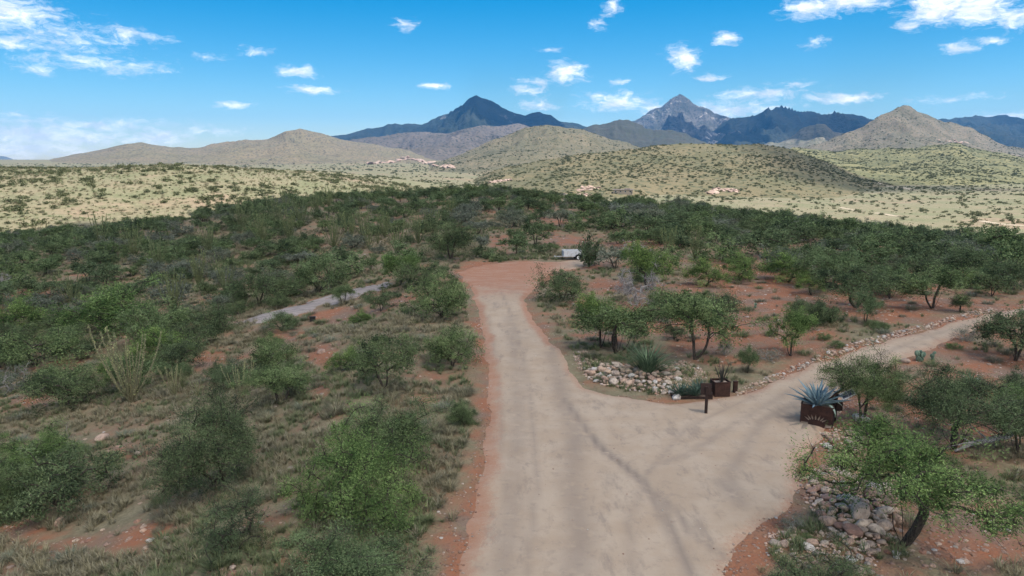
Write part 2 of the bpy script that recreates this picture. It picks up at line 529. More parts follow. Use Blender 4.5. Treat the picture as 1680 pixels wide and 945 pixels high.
# ---- materials of the land
def m_ground(N):
    P = wpos(N)
    s = attr(N, 'soil')
    n1 = N.noise(P, 1.3, 5, 0.65)
    n2 = N.noise(P, 9.0, 4, 0.7)
    n3 = N.noise(P, 0.035, 4, 0.6)
    n0 = N.noise(P, 0.42, 5, 0.68, 0.6)
    far = attr(N, 'far')
    sm = N.ss(N.math('ADD', s, N.math('MULTIPLY_ADD', n1, 0.8, N.math('MULTIPLY_ADD', n0, 1.5, N.math('MULTIPLY_ADD', n2, 0.6, -1.5)))), 0.10, 0.80)
    red = N.mix(N.ss(n2, .3, .7), (0.30, 0.115, 0.058), (0.25, 0.122, 0.074))
    red = N.mix(N.ss(N.noise(P, 0.5, 3), .4, .68), red, (0.20, 0.135, 0.10))
    stv = N.n('ShaderNodeTexVoronoi', None, Scale=5.5)
    N.set(stv.inputs['Vector'], P)
    stone = N.math('MULTIPLY', N.ss(stv.outputs['Distance'], 0.34, 0.2), N.ss(N.noise(P, 2.1, 2), .47, .6))
    red = N.mix(N.math('MULTIPLY', stone, 0.75), red, N.mix(stv.outputs['Color'], (0.34, 0.24, 0.2), (0.33, 0.2, 0.14)))
    grass = N.mix(N.ss(n2, .25, .75), (0.155, 0.135, 0.08), (0.25, 0.205, 0.13))
    grass = N.mix(N.ss(n1, .45, .7), grass, (0.14, 0.12, 0.075))
    grass = N.mix(N.math('MULTIPLY', N.ss(n0, .42, .62), .6), grass, (0.23, 0.135, 0.085))
    near = N.mix(sm, grass, red)
    fg = N.mix(N.ss(n3, .35, .65), (0.168, 0.142, 0.09), (0.118, 0.121, 0.066))
    fg = N.mix(N.ss(N.noise(P, 0.012, 4, 0.65), .52, .68), fg, (0.205, 0.145, 0.10))
    fg = N.mix(N.math('MULTIPLY', N.ss(N.noise(P, 0.16, 5, 0.7), .46, .6), 0.6), fg, (0.105, 0.108, 0.058))
    fg = N.mix(N.math('MULTIPLY', N.ss(N.noise(P, 0.55, 5, 0.75), .5, .6), 0.5), fg, (0.235, 0.20, 0.128))
    col = N.mix(far, near, fg)
    hgt = N.math('ADD', N.math('MULTIPLY', n2, 0.6), N.math('MULTIPLY_ADD', n1, 1.2, N.math('MULTIPLY', stone, 0.5)))
    return {'color': col, 'rough': 0.95, 'normal': bump(N, hgt, 0.12, 0.8)}


def m_road(N):
    P = wpos(N)
    red, trk, edge = attr(N, 'red'), attr(N, 'track'), attr(N, 'edge')
    n1 = N.noise(P, 0.7, 5, 0.6)
    n2 = N.noise(P, 7.0, 5, 0.7)
    ns = N.noise(N.vmath('MULTIPLY', P, (1.2, 0.42, 1)), 0.9, 7, 0.72, 0.15)
    n4 = N.noise(P, 38.0, 2, 0.7)
    sand = N.mix(N.ss(n1, .35, .65), (0.355, 0.265, 0.190), (0.395, 0.306, 0.228))
    damp = N.math('MULTIPLY', N.ss(ns, .50, .66), 0.55)
    damp = N.math('MAXIMUM', damp, N.math('MULTIPLY', trk, N.ss(N.noise(P, 1.6, 4, 0.6), .25, .48)))
    sand = N.mix(damp, sand, (0.205, 0.16, 0.13))
    sand = N.mix(N.math('MULTIPLY', N.ss(N.noise(P, 2.6, 6, .72), .52, .66), .4), sand, (0.23, 0.18, 0.145))
    sand = N.mix(N.math('MULTIPLY', N.ss(n4, .6, .75), 0.5), sand, (0.25, 0.2, 0.165))
    pv = N.n('ShaderNodeTexVoronoi', None, Scale=9.0)
    N.set(pv.inputs['Vector'], P)
    grit = N.math('MULTIPLY', N.ss(pv.outputs['Distance'], .22, .12), N.ss(N.noise(P, .9, 3), .5, .62))
    sand = N.mix(N.math('MULTIPLY', grit, .7), sand, N.mix(pv.outputs['Color'], (0.22, 0.15, 0.12), (0.45, 0.36, 0.3)))
    rc = N.mix(N.ss(n2, .3, .7), (0.31, 0.128, 0.07), (0.32, 0.185, 0.125))
    rc = N.mix(N.math('MULTIPLY', N.ss(N.noise(N.vmath('MULTIPLY', P, (.6, 1.2, 1)), 1.1, 6, .72), .42, .72), .4), rc, (0.40, 0.29, 0.22))
    rm = N.ss(N.math('ADD', red, N.math('MULTIPLY_ADD', n2, 0.7, N.math('MULTIPLY_ADD', n1, 1.0, -0.9))), 0.25, 0.95)
    em = N.ss(N.math('ADD', edge, N.math('MULTIPLY_ADD', n2, 1.1, N.math('MULTIPLY_ADD', n4, 0.7, N.math('MULTIPLY_ADD', n1, 0.6, -1.2)))), 0.30, 0.85)
    col = N.mix(rm, sand, rc)
    col = N.mix(N.math('MULTIPLY', em, 0.85), col, rc)
    h = N.math('ADD', N.math('MULTIPLY', n2, 0.5), N.math('MULTIPLY_ADD', ns, 1.0, N.math('MULTIPLY', n4, 0.12)))
    return {'color': col, 'rough': 0.95, 'normal': bump(N, h, 0.05, 0.7)}


def m_hill(c1, c2, rock, rock_amt, dots, dot_col, scale=1.0, dot_scale=0.09, bumpd=8.0):
    def b(N):
        P = wpos(N)
        n = N.noise(P, 0.006 * scale, 7, 0.68)
        n2 = N.noise(P, 0.03 * scale, 5, 0.7)
        col = N.mix(N.ss(n, .35, .65), c1, c2)
        if rock_amt:
            rn = N.noise(N.vmath('MULTIPLY', P, (1, 1, 0.6)), 0.0065 * scale, 9, 0.74, 0.6)
            col = N.mix(N.ss(rn, .72 - rock_amt * .4, .80 - rock_amt * .4), col, rock)
        gl = N.noise(N.vmath('MULTIPLY', P, (1, .55, 1)), 0.011 * scale, 6, 0.7, 1.2)
        col = N.mix(N.math('MULTIPLY', N.ss(gl, .52, .66), .55), col, [q * .5 + d * .3 for q, d in zip(c2, dot_col)])
        vo = N.n('ShaderNodeTexVoronoi', None, Scale=dot_scale)
        N.set(vo.inputs['Vector'], P)
        dm = N.math('MULTIPLY', N.ss(vo.outputs['Distance'], .42, .26), N.ss(n2, .5 - dots * .5, .66 - dots * .5))
        col = N.mix(N.math('MULTIPLY', dm, .85), col, dot_col)
        return {'color': col, 'rough': 0.97, 'spec': 0.1, 'normal': bump(N, N.math('MULTIPLY_ADD', n2, 1.0, N.math('MULTIPLY', n, 2.0)), bumpd, 0.9)}
    return b


DK = (0.055, 0.062, 0.035)
HM = dict(
    shrubby_hill=m_hill((0.144, 0.118, 0.069), (0.095, 0.090, 0.051), (0.248, 0.167, 0.124), 0.0, .35, DK, 1.6, .11, 2),
    grassy_hill=m_hill((0.163, 0.149, 0.077), (0.111, 0.111, 0.058), (0.248, 0.186, 0.136), 0.0, .45, DK, 1.2, .10, 3),
    pale_hill=m_hill((0.149, 0.123, 0.079), (0.102, 0.094, 0.060), (0.223, 0.180, 0.149), 0.05, .45, DK, 1.0, .13, 4),
    conical_hill=m_hill((0.161, 0.132, 0.097), (0.108, 0.099, 0.074), (0.248, 0.205, 0.167), 0.2, .55, DK, .9, .11, 6),
    rolling_hill=m_hill((0.167, 0.136, 0.090), (0.143, 0.127, 0.081), (0.186, 0.146, 0.124), 0.25, .62, (0.05, 0.045, 0.04), .8, .085, 10),
    mauve_foothill=m_hill((0.124, 0.102, 0.084), (0.090, 0.077, 0.062), (0.205, 0.174, 0.155), 0.3, .6, (0.025, 0.028, 0.019), .7, .045, 14),
    knob_hill=m_hill((0.06, 0.056, 0.042), (0.045, 0.045, 0.034), (0.25, 0.2, 0.18), 0.1, .6, DK, .7, .05, 12),  # base tones darkened in place of a cloud's shade on the knob
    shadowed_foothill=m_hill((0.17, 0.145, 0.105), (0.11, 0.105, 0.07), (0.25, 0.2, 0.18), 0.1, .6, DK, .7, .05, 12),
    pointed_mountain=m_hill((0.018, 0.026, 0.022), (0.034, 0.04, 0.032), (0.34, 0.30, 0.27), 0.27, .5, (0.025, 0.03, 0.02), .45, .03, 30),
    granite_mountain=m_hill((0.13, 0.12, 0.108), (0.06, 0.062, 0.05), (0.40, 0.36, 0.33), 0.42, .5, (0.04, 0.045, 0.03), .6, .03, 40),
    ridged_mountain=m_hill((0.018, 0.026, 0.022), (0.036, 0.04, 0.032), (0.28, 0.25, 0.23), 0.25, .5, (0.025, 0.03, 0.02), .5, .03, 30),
    distant_hill=m_hill((0.16, 0.15, 0.12), (0.12, 0.12, 0.1), (0.2, 0.2, 0.2), 0, .3, DK, .5, .03, 20))

material('ground', m_ground)
material('road', m_road)


def build_ground():
    A = 34.0
    sx = np.linspace(-math.asinh(15000 / A), math.asinh(15000 / A), 600)
    gx = A * np.sinh(sx)
    sy = np.linspace(-math.asinh(3000 / A), math.asinh(15500 / A), 600)
    gy = 32 + A * np.sinh(sy)
    X, Y = np.meshgrid(gx, gy)
    Z = H(X, Y)
    sd = poly_sd(X, Y, ROAD)
    nearm = (np.abs(X) < 160) & (Y > -12) & (Y < 260)
    S = np.full(X.shape, 0.2)
    S[nearm] = soil(X[nearm], Y[nearm])
    Z = Z - 0.10 * smooth(-0.2, 1.2, sd)
    ye = Y + 0.25 * np.maximum(0, -X - 40) + 0.12 * np.maximum(0, X - 40)
    F = np.maximum(smooth(165, 215, ye), smooth(120, 200, np.abs(X)))
    ny, nx = X.shape
    i = np.arange(ny - 1)[:, None] * nx + np.arange(nx - 1)[None, :]
    q = np.stack([i, i + 1, i + nx + 1, i + nx], -1).reshape(-1, 4)
    me = mesh_np('ground', np.stack([X, Y, Z], -1).reshape(-1, 3), q, MATS['ground'], True,
                 {'soil': ('POINT', S.ravel()), 'far': ('POINT', F.ravel())})
    tag(obj('ground', me), kind='structure')


build_ground()


def build_road():
    st = 0.2
    gx, gy = np.arange(-16, 75, st), np.arange(10, 90, st)
    X, Y = np.meshgrid(gx, gy)
    sd = poly_sd(X, Y, ROAD)
    wob = (fbm(X / 1.1, Y / 1.6, 55, 5) - .5) * 0.8
    sdw = sd + wob
    px, py, dep = project(X, Y, H(X, Y))
    T = np.zeros(X.shape)
    for pts, w, amt in [([(905, 580), (925, 660), (945, 720), (935, 800), (955, 880), (940, 945)], .42, .6),
                        ([(925, 655), (985, 735), (1050, 785), (1080, 830), (1110, 890), (1135, 945)], .17, 1.1),
                        ([(1000, 745), (1060, 800), (1100, 830), (1140, 880), (1190, 915)], .14, .95),
                        ([(822, 945), (845, 820), (850, 700), (848, 600), (835, 520)], .36, .5),
                        ([(862, 945), (880, 800), (872, 690), (862, 600), (840, 520), (815, 465)], .13, .6), ([(815, 945), (828, 800), (822, 690), (815, 600), (800, 520)], .13, .5), ([(1040, 945), (1030, 860), (1060, 780), (1130, 700), (1240, 650)], .13, .5),
                        ([(1090, 760), (1130, 745), (1200, 700), (1300, 640), (1420, 585)], .22, .5),
                        ([(1180, 790), (1215, 830), (1195, 780), (1250, 690), (1330, 650)], .25, .6),
                        ([(1350, 620), (1450, 580), (1600, 528)], .22, .45), ([(1380, 608), (1480, 568), (1610, 522)], .2, .4)]:
        d = line_d(X, Y, wpoly(pts))
        T = np.maximum(T, amt * np.exp(-(d / w) ** 2))
    T = T * (0.7 + 0.6 * (fbm(X / .9, Y / 2.2, 66, 3) - .3))
    RD = smooth(530, 440, py) * smooth(990, 870, px) * 1.1
    RD = RD + 0.55 * np.exp(-((px - 838) / 40) ** 2 - ((py - 480) / 22) ** 2) * 0
    E = smooth(1.3, 0.0, sdw) * np.where(px < 900, 1, .62)
    rut = -0.02 * T
    Z = H(X, Y) + 0.035 + rut + (fbm(X / .8, Y / 1.4, 88, 3) - .5) * 0.035
    Z = np.where(sdw < 0.5, Z - (0.5 - sdw) * 0.16, Z)
    ny, nx = X.shape
    i = np.arange(ny - 1)[:, None] * nx + np.arange(nx - 1)[None, :]
    keep = (sdw[:-1, :-1] > -0.35) & (sdw[1:, 1:] > -0.35)
    dr = poly_sd(X, Y, DRIVE)[:-1, :-1] > 0
    V = np.stack([X, Y, Z], -1).reshape(-1, 3)
    for nm, msk in (('dirt_road', keep & ~dr), ('gravel_driveway', keep & dr)):
        q = np.stack([i, i + 1, i + nx + 1, i + nx], -1)[msk]
        u, inv = np.unique(q.ravel(), return_inverse=True)
        me = mesh_np(nm, V[u], inv.reshape(-1, 4), MATS['road'], True,
                     {'track': ('POINT', T.ravel()[u]), 'red': ('POINT', RD.ravel()[u]), 'edge': ('POINT', E.ravel()[u])})
        tag(obj(nm, me), kind='structure')
    # the part of the road that runs on behind the viewer
    gx, gy = np.linspace(_a[0] - 0.2, _b[0] + 0.2, 24), np.linspace(-60, 10, 40)
    X, Y = np.meshgrid(gx, gy)
    Z = H(X, Y) + 0.03
    i = np.arange(39)[:, None] * 24 + np.arange(23)[None, :]
    q = np.stack([i, i + 1, i + 25, i + 24], -1).reshape(-1, 4)
    z0 = np.zeros(X.size)
    tag(obj('dirt_road', mesh_np('dirt_road', np.stack([X, Y, Z], -1).reshape(-1, 3), q, MATS['road'], True,
                                 {'track': ('POINT', z0), 'red': ('POINT', z0), 'edge': ('POINT', z0)})), kind='structure')


build_road()


def m_slab(N):
    P = wpos(N)
    n = N.noise(N.vmath('MULTIPLY', P, (.5, 1.4, 1)), 1.2, 6, 0.7, .5)
    n2 = N.noise(P, 7.0, 5, 0.75)
    col = N.mix(N.ss(n, .4, .62), (0.31, 0.262, 0.24), (0.22, 0.185, 0.17))
    col = N.mix(N.ss(n2, .6, .72), col, (0.42, 0.37, 0.35))
    return {'color': col, 'rough': .85, 'normal': bump(N, N.math('ADD', n, N.math('MULTIPLY', n2, .4)), .08)}


material('slab', m_slab)


def sheet(name, poly, mat, st=0.3, lift=0.06, wobble=0.8, seed=1):
    p = np.array(poly)
    gx = np.arange(p[:, 0].min() - 1, p[:, 0].max() + 1, st)
    gy = np.arange(p[:, 1].min() - 1, p[:, 1].max() + 1, st)
    X, Y = np.meshgrid(gx, gy)
    sd = poly_sd(X, Y, poly) + (fbm(X / (4 * st), Y / (4 * st), seed, 3) - .5) * wobble
    Z = H(X, Y) + lift + np.clip(sd - 0.4, -1, 0) * 0.25 + (fbm(X / 1.2, Y / 1.2, seed + 1, 3) - .5) * 0.06
    ny, nx = X.shape
    i = np.arange(ny - 1)[:, None] * nx + np.arange(nx - 1)[None, :]
    q = np.stack([i, i + 1, i + nx + 1, i + nx], -1)[sd[:-1, :-1] > -0.3]
    u, inv = np.unique(q.ravel(), return_inverse=True)
    return tag(obj(name, mesh_np(name, np.stack([X, Y, Z], -1).reshape(-1, 3)[u], inv.reshape(-1, 4), mat, True)), kind='structure')


sheet('grey_rock_path', GREY, MATS['slab'], 0.3, 0.07, 3.4, 14)

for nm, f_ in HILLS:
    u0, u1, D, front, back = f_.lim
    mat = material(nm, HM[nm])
    nu, nv = (260, 120) if D < 5000 else (380, 150)
    if nm == 'distant_hill':
        nu, nv = 80, 24
    uu = np.linspace(u0, u1, nu)
    tt = np.linspace(0, 1, nv)
    # sample front slope more densely than the back
    yy = np.concatenate([np.linspace(D * .94 - front, D * 1.06, nv - 16), np.linspace(D * 1.06, D * 1.06 + back, 17)[1:]])
    U, Y = np.meshgrid(uu, yy)
    X = U * Y
    Z, _ = f_(X, Y)
    i = np.arange(nv - 1)[:, None] * nu + np.arange(nu - 1)[None, :]
    q = np.stack([i, i + 1, i + nu + 1, i + nu], -1).reshape(-1, 4)
    tag(obj(nm, mesh_np(nm, np.stack([X, Y, Z], -1).reshape(-1, 3), q, mat, True)), kind='structure')

# ------------------------------------------------------------------ clouds out of frame whose shade lies on the land
def m_cloud(N):
    t = N.n('ShaderNodeBsdfTranslucent', None, Color=(0.98, 0.955, 0.92))
    d = N.n('ShaderNodeBsdfDiffuse', None, Color=(0.9, 0.9, 0.9))
    m = N.n('ShaderNodeMixShader', None, i0=0.04)
    N.set(m.inputs[1], t.outputs[0])
    N.set(m.inputs[2], d.outputs[0])
    m2 = N.n('ShaderNodeMixShader', None, i0=0.41)
    N.set(m2.inputs[1], m.outputs[0])
    N.set(m2.inputs[2], N.n('ShaderNodeBsdfTransparent').outputs[0])
    return m2.outputs[0]


material('cloud', m_cloud)


def m_thin(N):
    t = N.n('ShaderNodeBsdfTransparent')
    d = N.n('ShaderNodeBsdfTranslucent', None, Color=(0.97, 0.95, 0.92))
    m = N.n('ShaderNodeMixShader')
    N.set(m.inputs[0], N.math('MULTIPLY', attr(N, 'thick'), 0.36))
    N.set(m.inputs[1], t.outputs[0])
    N.set(m.inputs[2], d.outputs[0])
    return m.outputs[0]


material('thin_cloud', m_thin)


def cloud(shadow_poly, alt, zref, seed, puff=60.0, st=None, mat='cloud'):
    """flat-bottomed cloud bank: its shade falls on shadow_poly (x, y at height zref)"""
    k = (alt - zref) / math.tan(R(SUN_EL))
    p = np.array(shadow_poly, float) + np.array(SUN_AZ)[None, :] * k
    ext = max(np.ptp(p[:, 0]), np.ptp(p[:, 1]))
    st = st or ext / 70
    gx = np.arange(p[:, 0].min() - 2 * st, p[:, 0].max() + 2 * st, st)
    gy = np.arange(p[:, 1].min() - 2 * st, p[:, 1].max() + 2 * st, st)
    X, Y = np.meshgrid(gx, gy)
    sd = poly_sd(X, Y, p) + (fbm(X / (6 * st), Y / (6 * st), seed, 3) - .5) * st * 3
    h = np.sqrt(np.clip(sd / (puff * 2), 0, 1)) * puff * (0.7 + 0.8 * fbm(X / (5 * st), Y / (5 * st), seed + 3, 4))
    lo = -np.sqrt(np.clip(sd / (puff * 2), 0, 1)) * puff * 0.25 * (0.5 + fbm(X / (4 * st), Y / (4 * st), seed + 7, 3))
    ny, nx = X.shape
    i = np.arange(ny - 1)[:, None] * nx + np.arange(nx - 1)[None, :]
    q = np.stack([i, i + 1, i + nx + 1, i + nx], -1)[sd[:-1, :-1] > -st]
    V = np.stack([X, Y, alt + h + 1], -1).reshape(-1, 3)
    V2 = np.stack([X, Y, alt + lo], -1).reshape(-1, 3)
    n = len(V)
    q2 = q[:, ::-1] + n
    allq = np.concatenate([q, q2])
    u, inv = np.unique(allq.ravel(), return_inverse=True)
    return tag(obj('cloud', mesh_np('cloud', np.concatenate([V, V2])[u], inv.reshape(-1, 4), MATS[mat], True,
                        {'thick': ('POINT', np.concatenate([smooth(0, puff * 1.8, sd).ravel()] * 2)[u])})), kind='structure')


cloud([(-150, 60), (-125, 172), (-60, 195), (40, 190), (110, 165), (190, 150), (900, 120), (2500, -300), (3000, -4000), (-3000, -4000), (-2600, -900), (-420, -150)], 1020, -3, 5, 130, 50)
HC = [([(-620, 7300), (-350, 6500), (430, 6600), (560, 9800), (-650, 9900)], 2600, 450, 15, 150),
      ([(2250, 6900), (3300, 6300), (3900, 6300), (4700, 9800), (2500, 9900)], 2600, 450, 25, 150),
      ([(5100, 6500), (8200, 6000), (8200, 10400), (5600, 10400)], 2600, 450, 75, 150),
      ([(1500, 6200), (2300, 6400), (2350, 8200), (1450, 8200)], 2600, 350, 35, 150),
      ([(1850, 4200), (2500, 4000), (2650, 5700), (1950, 5800)], 1900, 150, 45, 90),
      ([(255, 735), (420, 690), (640, 760), (600, 1010), (470, 1130), (300, 1120)], 1060, 10, 65, 50)]
for q_ in HC:
    cloud(q_[0], q_[1], q_[2], q_[3], q_[4], mat='thin_cloud' if q_[1] == 1060 or q_[3] in (25, 75) else 'cloud')

# ------------------------------------------------------------------ plant materials
def leaf_mat(name, c_lo, c_hi, tr=0.16, dry=None):
    def b(N):
        t = attr(N, 'tint')
        oi = N.n('ShaderNodeObjectInfo')
        col = N.mix(t, c_lo, c_hi)
        r = oi.outputs['Random']
        col = N.mix(N.math('MULTIPLY', r, 0.45), col, N.mix(t, [q * .72 for q in c_lo], (c_hi[0] * .72, c_hi[1] * .80, c_hi[2] * 1.15)))
        if dry:
            col = N.mix(N.ss(r, .6, .95), col, dry)
        d = N.n('ShaderNodeBsdfDiffuse')
        N.set(d.inputs[0], col)
        tl = N.n('ShaderNodeBsdfTranslucent')
        N.set(tl.inputs[0], col)
        m = N.n('ShaderNodeMixShader', None, i0=tr)
        N.set(m.inputs[1], d.outputs[0])
        N.set(m.inputs[2], tl.outputs[0])
        return m.outputs[0]
    return material(name, b)


LM = dict(
    dark=leaf_mat('leaf_dark', (0.032, 0.050, 0.029), (0.19, 0.24, 0.11)),
    mid=leaf_mat('leaf_mid', (0.038, 0.064, 0.03), (0.24, 0.305, 0.13)),
    bright=leaf_mat('leaf_bright', (0.044, 0.086, 0.03), (0.275, 0.37, 0.115)),
    grey=leaf_mat('leaf_grey', (0.095, 0.11, 0.08), (0.265, 0.275, 0.19)),
    far=leaf_mat('leaf_far', (0.055, 0.062, 0.034), (0.135, 0.145, 0.07)),
    grass=leaf_mat('leaf_grass', (0.155, 0.14, 0.082), (0.36, 0.315, 0.20), .3),
    grassg=leaf_mat('leaf_grass_green', (0.10, 0.125, 0.06), (0.23, 0.25, 0.125), .3),
    drybush=leaf_mat('leaf_dry_bush', (0.15, 0.14, 0.095), (0.26, 0.24, 0.155), .3),
    sotol=leaf_mat('leaf_sotol', (0.045, 0.075, 0.045), (0.15, 0.2, 0.12), .15),
    ocotillo_pale=leaf_mat('leaf_ocotillo_pale', (0.20, 0.175, 0.12), (0.50, 0.51, 0.22), .25),
    ocotillo=leaf_mat('leaf_ocotillo', (0.11, 0.115, 0.07), (0.37, 0.43, 0.17), .3))


def m_bark(c1, c2):
    def b(N):
        P = N.n('ShaderNodeTexCoord').outputs['Object']
        n = N.noise(N.vmath('MULTIPLY', P, (1, 1, .35)), 22, 4, .7)
        return {'color': N.mix(N.ss(n, .35, .65), c1, c2), 'rough': .9, 'normal': bump(N, n, .02)}
    return b


BARK = material('bark_dark', m_bark((0.028, 0.022, 0.018), (0.085, 0.068, 0.055)))
BARKG = material('bark_grey', m_bark((0.17, 0.15, 0.14), (0.42, 0.385, 0.37)))


# ------------------------------------------------------------------ plant shapes
def quads_from(c, ax, sd, L, Wd):
    a, b = ax * (L / 2)[:, None], sd * (Wd / 2)[:, None]
    v = np.stack([c - a - b * .6, c - a * .1 + b * -1, c + a, c - a * .1 + b], 1).reshape(-1, 3)
    q = np.arange(len(c) * 4).reshape(-1, 4)
    return v, q


def unit(v):
    return v / (np.linalg.norm(v, axis=-1, keepdims=True) + 1e-9)


def plant(seed, style='tree', h=3.0, r=2.0, clumps=70, per=130, ll=0.10, lw=0.034, mat='mid', bark=None, stems=None, twigs=3, sig=0.115, sides=5, trunk_r=0.075, lift=0.0):
    """returns (trunk mesh, crown mesh); crown is 2r wide and h tall, base at the origin"""
    g = np.random.default_rng(seed)
    bush = style in ('bush', 'dead')
    nl = g.integers(6, 10)
    an = g.random() * 6.28 + np.arange(nl) * 2.4
    rr = r * (0.12 + 0.70 * np.sqrt(g.random(nl)))
    zb, zt = (0.14, 0.74) if bush else (0.42 + lift, 0.84)
    zz = h * (zb + (zt - zb) * g.random(nl) ** 0.8 * (1 - 0.55 * (rr / r) ** 2))
    lob = np.stack([np.cos(an) * rr, np.sin(an) * rr, zz], 1)
    li = g.integers(0, nl, clumps)
    C = lob[li] + g.normal(0, 1, (clumps, 3)) * np.array((r * .21, r * .21, h * (.14 if bush else .095)))
    C[:, 2] = np.clip(C[:, 2], h * (.05 if bush else .24 + lift) + 0.10 * h * g.random(clumps), h * .97)
    # branches
    nodes, par = [np.zeros(3)], [-1]
    ns = stems or int(g.integers(4, 7) if bush else g.integers(3, 6))
    tips = []
    a0 = g.random() * 6.28
    for k in range(ns):
        a = a0 + k * 6.28 / ns + g.normal(0, .4)
        tilt = g.uniform(.25, .8) if ns > 1 else .18
        zt_ = h * (.10 if bush else .27) * g.uniform(.8, 1.2)
        p, prev = np.zeros(3), 0
        for j in range(4):
            t = tilt * (1.25 - .25 * j)
            p = p + np.array((math.cos(a) * math.sin(t), math.sin(a) * math.sin(t), math.cos(t))) * zt_ / 3.2 + g.normal(0, .02 * h / 3, 3)
            a += g.normal(0, .25)
            nodes.append(p.copy())
            par.append(prev)
            prev = len(nodes) - 1
        tips.append(prev)
    order = np.argsort(np.linalg.norm(C - np.array((0, 0, .25 * h)), axis=1))
    first_ok = set(range(2, len(nodes))) if ns > 1 else set(range(3, len(nodes)))
    endn = {}
    for ci in order:
        c = C[ci]
        cand = [i for i in range(len(nodes)) if i in first_ok or i > 4 * ns]
        NP = np.array([nodes[i] for i in cand])
        d = np.linalg.norm(NP - c, axis=1) + np.where(NP[:, 2] > c[2] + .1 * h, .5 * h, 0)
        b = cand[int(np.argmin(d))]
        s = nodes[b]
        L = np.linalg.norm(c - s)
        m = 3 if L > .25 * r else 2
        prev = b
        bend = g.normal(0, .10 * min(L, .35 * r), 3)
        for j in range(1, m + 1):
            t = j / m
            p = s + (c - s) * t + bend * math.sin(math.pi * t) + np.array((0, 0, .10 * L * math.sin(math.pi * t)))
            nodes.append(p)
            par.append(prev)
            prev = len(nodes) - 1
        endn[ci] = prev
    cnt = np.zeros(len(nodes))
    for e in endn.values():
        i = e
        while i >= 0:
            cnt[i] += 1
            i = par[i]
    rad = trunk_r * (r / 2.0) * np.sqrt(np.maximum(cnt, .4) / clumps) * (1.0 if ns < 3 else .85) * (ns ** .25) + 0.006
    B = MB()
    for i in range(1, len(nodes)):
        p0, p1 = nodes[par[i]], nodes[i]
        r0 = min(rad[par[i]], rad[i] * 1.35)
        sd = sides if rad[i] > .03 else 3
        B.tube([p0 - (p1 - p0) * .06, (p0 + p1) / 2 + g.normal(0, .03, 3) * np.linalg.norm(p1 - p0), p1], [r0, (r0 + rad[i]) / 2, rad[i]], sd, cap=False)
    for ci in range(clumps):
        for k in range(twigs):
            dv = unit(g.normal(0, 1, 3) + unit(C[ci] - np.array((0, 0, .4 * h))) * .8)
            l = r * g.uniform(.10, .26)
            B.tube([C[ci], C[ci] + dv * l * .55 + g.normal(0, .02, 3), C[ci] + dv * l + g.normal(0, .04, 3)], [.013, .009, .004] if style == 'dead' else [.007, .005, .003], 3, cap=False)
    trunk = B.mesh('trunk', bark or BARK, True)
    # leaves
    n = clumps * per
    if n == 0:
        return trunk, None
    ci = np.repeat(np.arange(clumps), per)
    cs = r * sig * g.uniform(.45, 1.5, clumps)
    P = C[ci] + g.normal(0, 1, (n, 3)) * (cs[ci][:, None] * np.array((1, 1, .72)))
    P[:, 2] = np.maximum(P[:, 2], .04 * h)
    ax = unit(g.normal(0, 1, (n, 3)) * np.array((1, 1, .7)) + unit(P - np.array((0, 0, .45 * h))) * .5)
    sd = unit(np.cross(ax, g.normal(0, 1, (n, 3))))
    L = ll * g.uniform(.6, 1.4, n)
    v, q = quads_from(P, ax, sd, L, lw * g.uniform(.7, 1.3, n))
    ct = g.normal(0, .26, clumps)
    tint = np.clip(.45 + ct[ci] + g.normal(0, .17, n), 0, 1)
    crown = mesh_np('crown', v, q, LM[mat], False, {'tint': ('FACE', tint)})
    return trunk, crown


def grass_tuft(seed, n=26, h=0.38, spread=0.16, mat='grass', w=0.016, lean=.55):
    g = np.random.default_rng(seed)
    a = g.random(n) * 6.28
    rb = spread * .4 * np.sqrt(g.random(n))
    base = np.stack([np.cos(a) * rb, np.sin(a) * rb, np.zeros(n) - .02], 1)
    ln = h * g.uniform(.55, 1.15, n)
    t = g.uniform(.1, lean, n)
    dv = np.stack([np.cos(a) * np.sin(t), np.sin(a) * np.sin(t), np.cos(t)], 1)
    mid = base + dv * (ln * .55)[:, None]
    tip = base + dv * ln[:, None] + np.stack([np.cos(a), np.sin(a), -np.ones(n) * .6], 1) * (ln * .22)[:, None]
    sd = np.stack([-np.sin(a), np.cos(a), np.zeros(n)], 1) * (w / 2)
    v = np.stack([base - sd, base + sd, mid + sd, mid - sd, tip + sd * .3, tip - sd * .3], 1).reshape(-1, 3)
    i = np.arange(n)[:, None] * 6
    q = np.concatenate([i + np.array([[0, 1, 2, 3]]), i + np.array([[3, 2, 4, 5]])], 1).reshape(-1, 4)
    return mesh_np('tuft', v, q, LM[mat], False, {'tint': ('FACE', np.repeat(g.random(n), 2))})


def rock_mesh(seed, sub=2, flat=.75, rough=.28, mat=None, angular=False):
    bm = bmesh.new()
    bmesh.ops.create_icosphere(bm, subdivisions=sub, radius=.5)
    g = np.random.default_rng(seed)
    pl = unit(g.normal(0, 1, (7, 3)))
    dd = g.uniform(.30, .46, 7)
    o = g.random(3) * 50
    for v in bm.verts:
        p = np.array(v.co)
        for k in range(7):
            e = p @ pl[k] - dd[k]
            if e > 0:
                p = p - pl[k] * e * (.95 if angular else .75)
        nn = mnoise.noise(Vector(p * 2.2 + o)) * rough * .35
        p = p * (1 + nn)
        p[2] *= flat
        v.co = p
    me = bpy.data.meshes.new('rock')
    bm.to_mesh(me)
    bm.free()
    for p in me.polygons:
        p.use_smooth = not angular
    if mat:
        me.materials.append(mat)
    return me


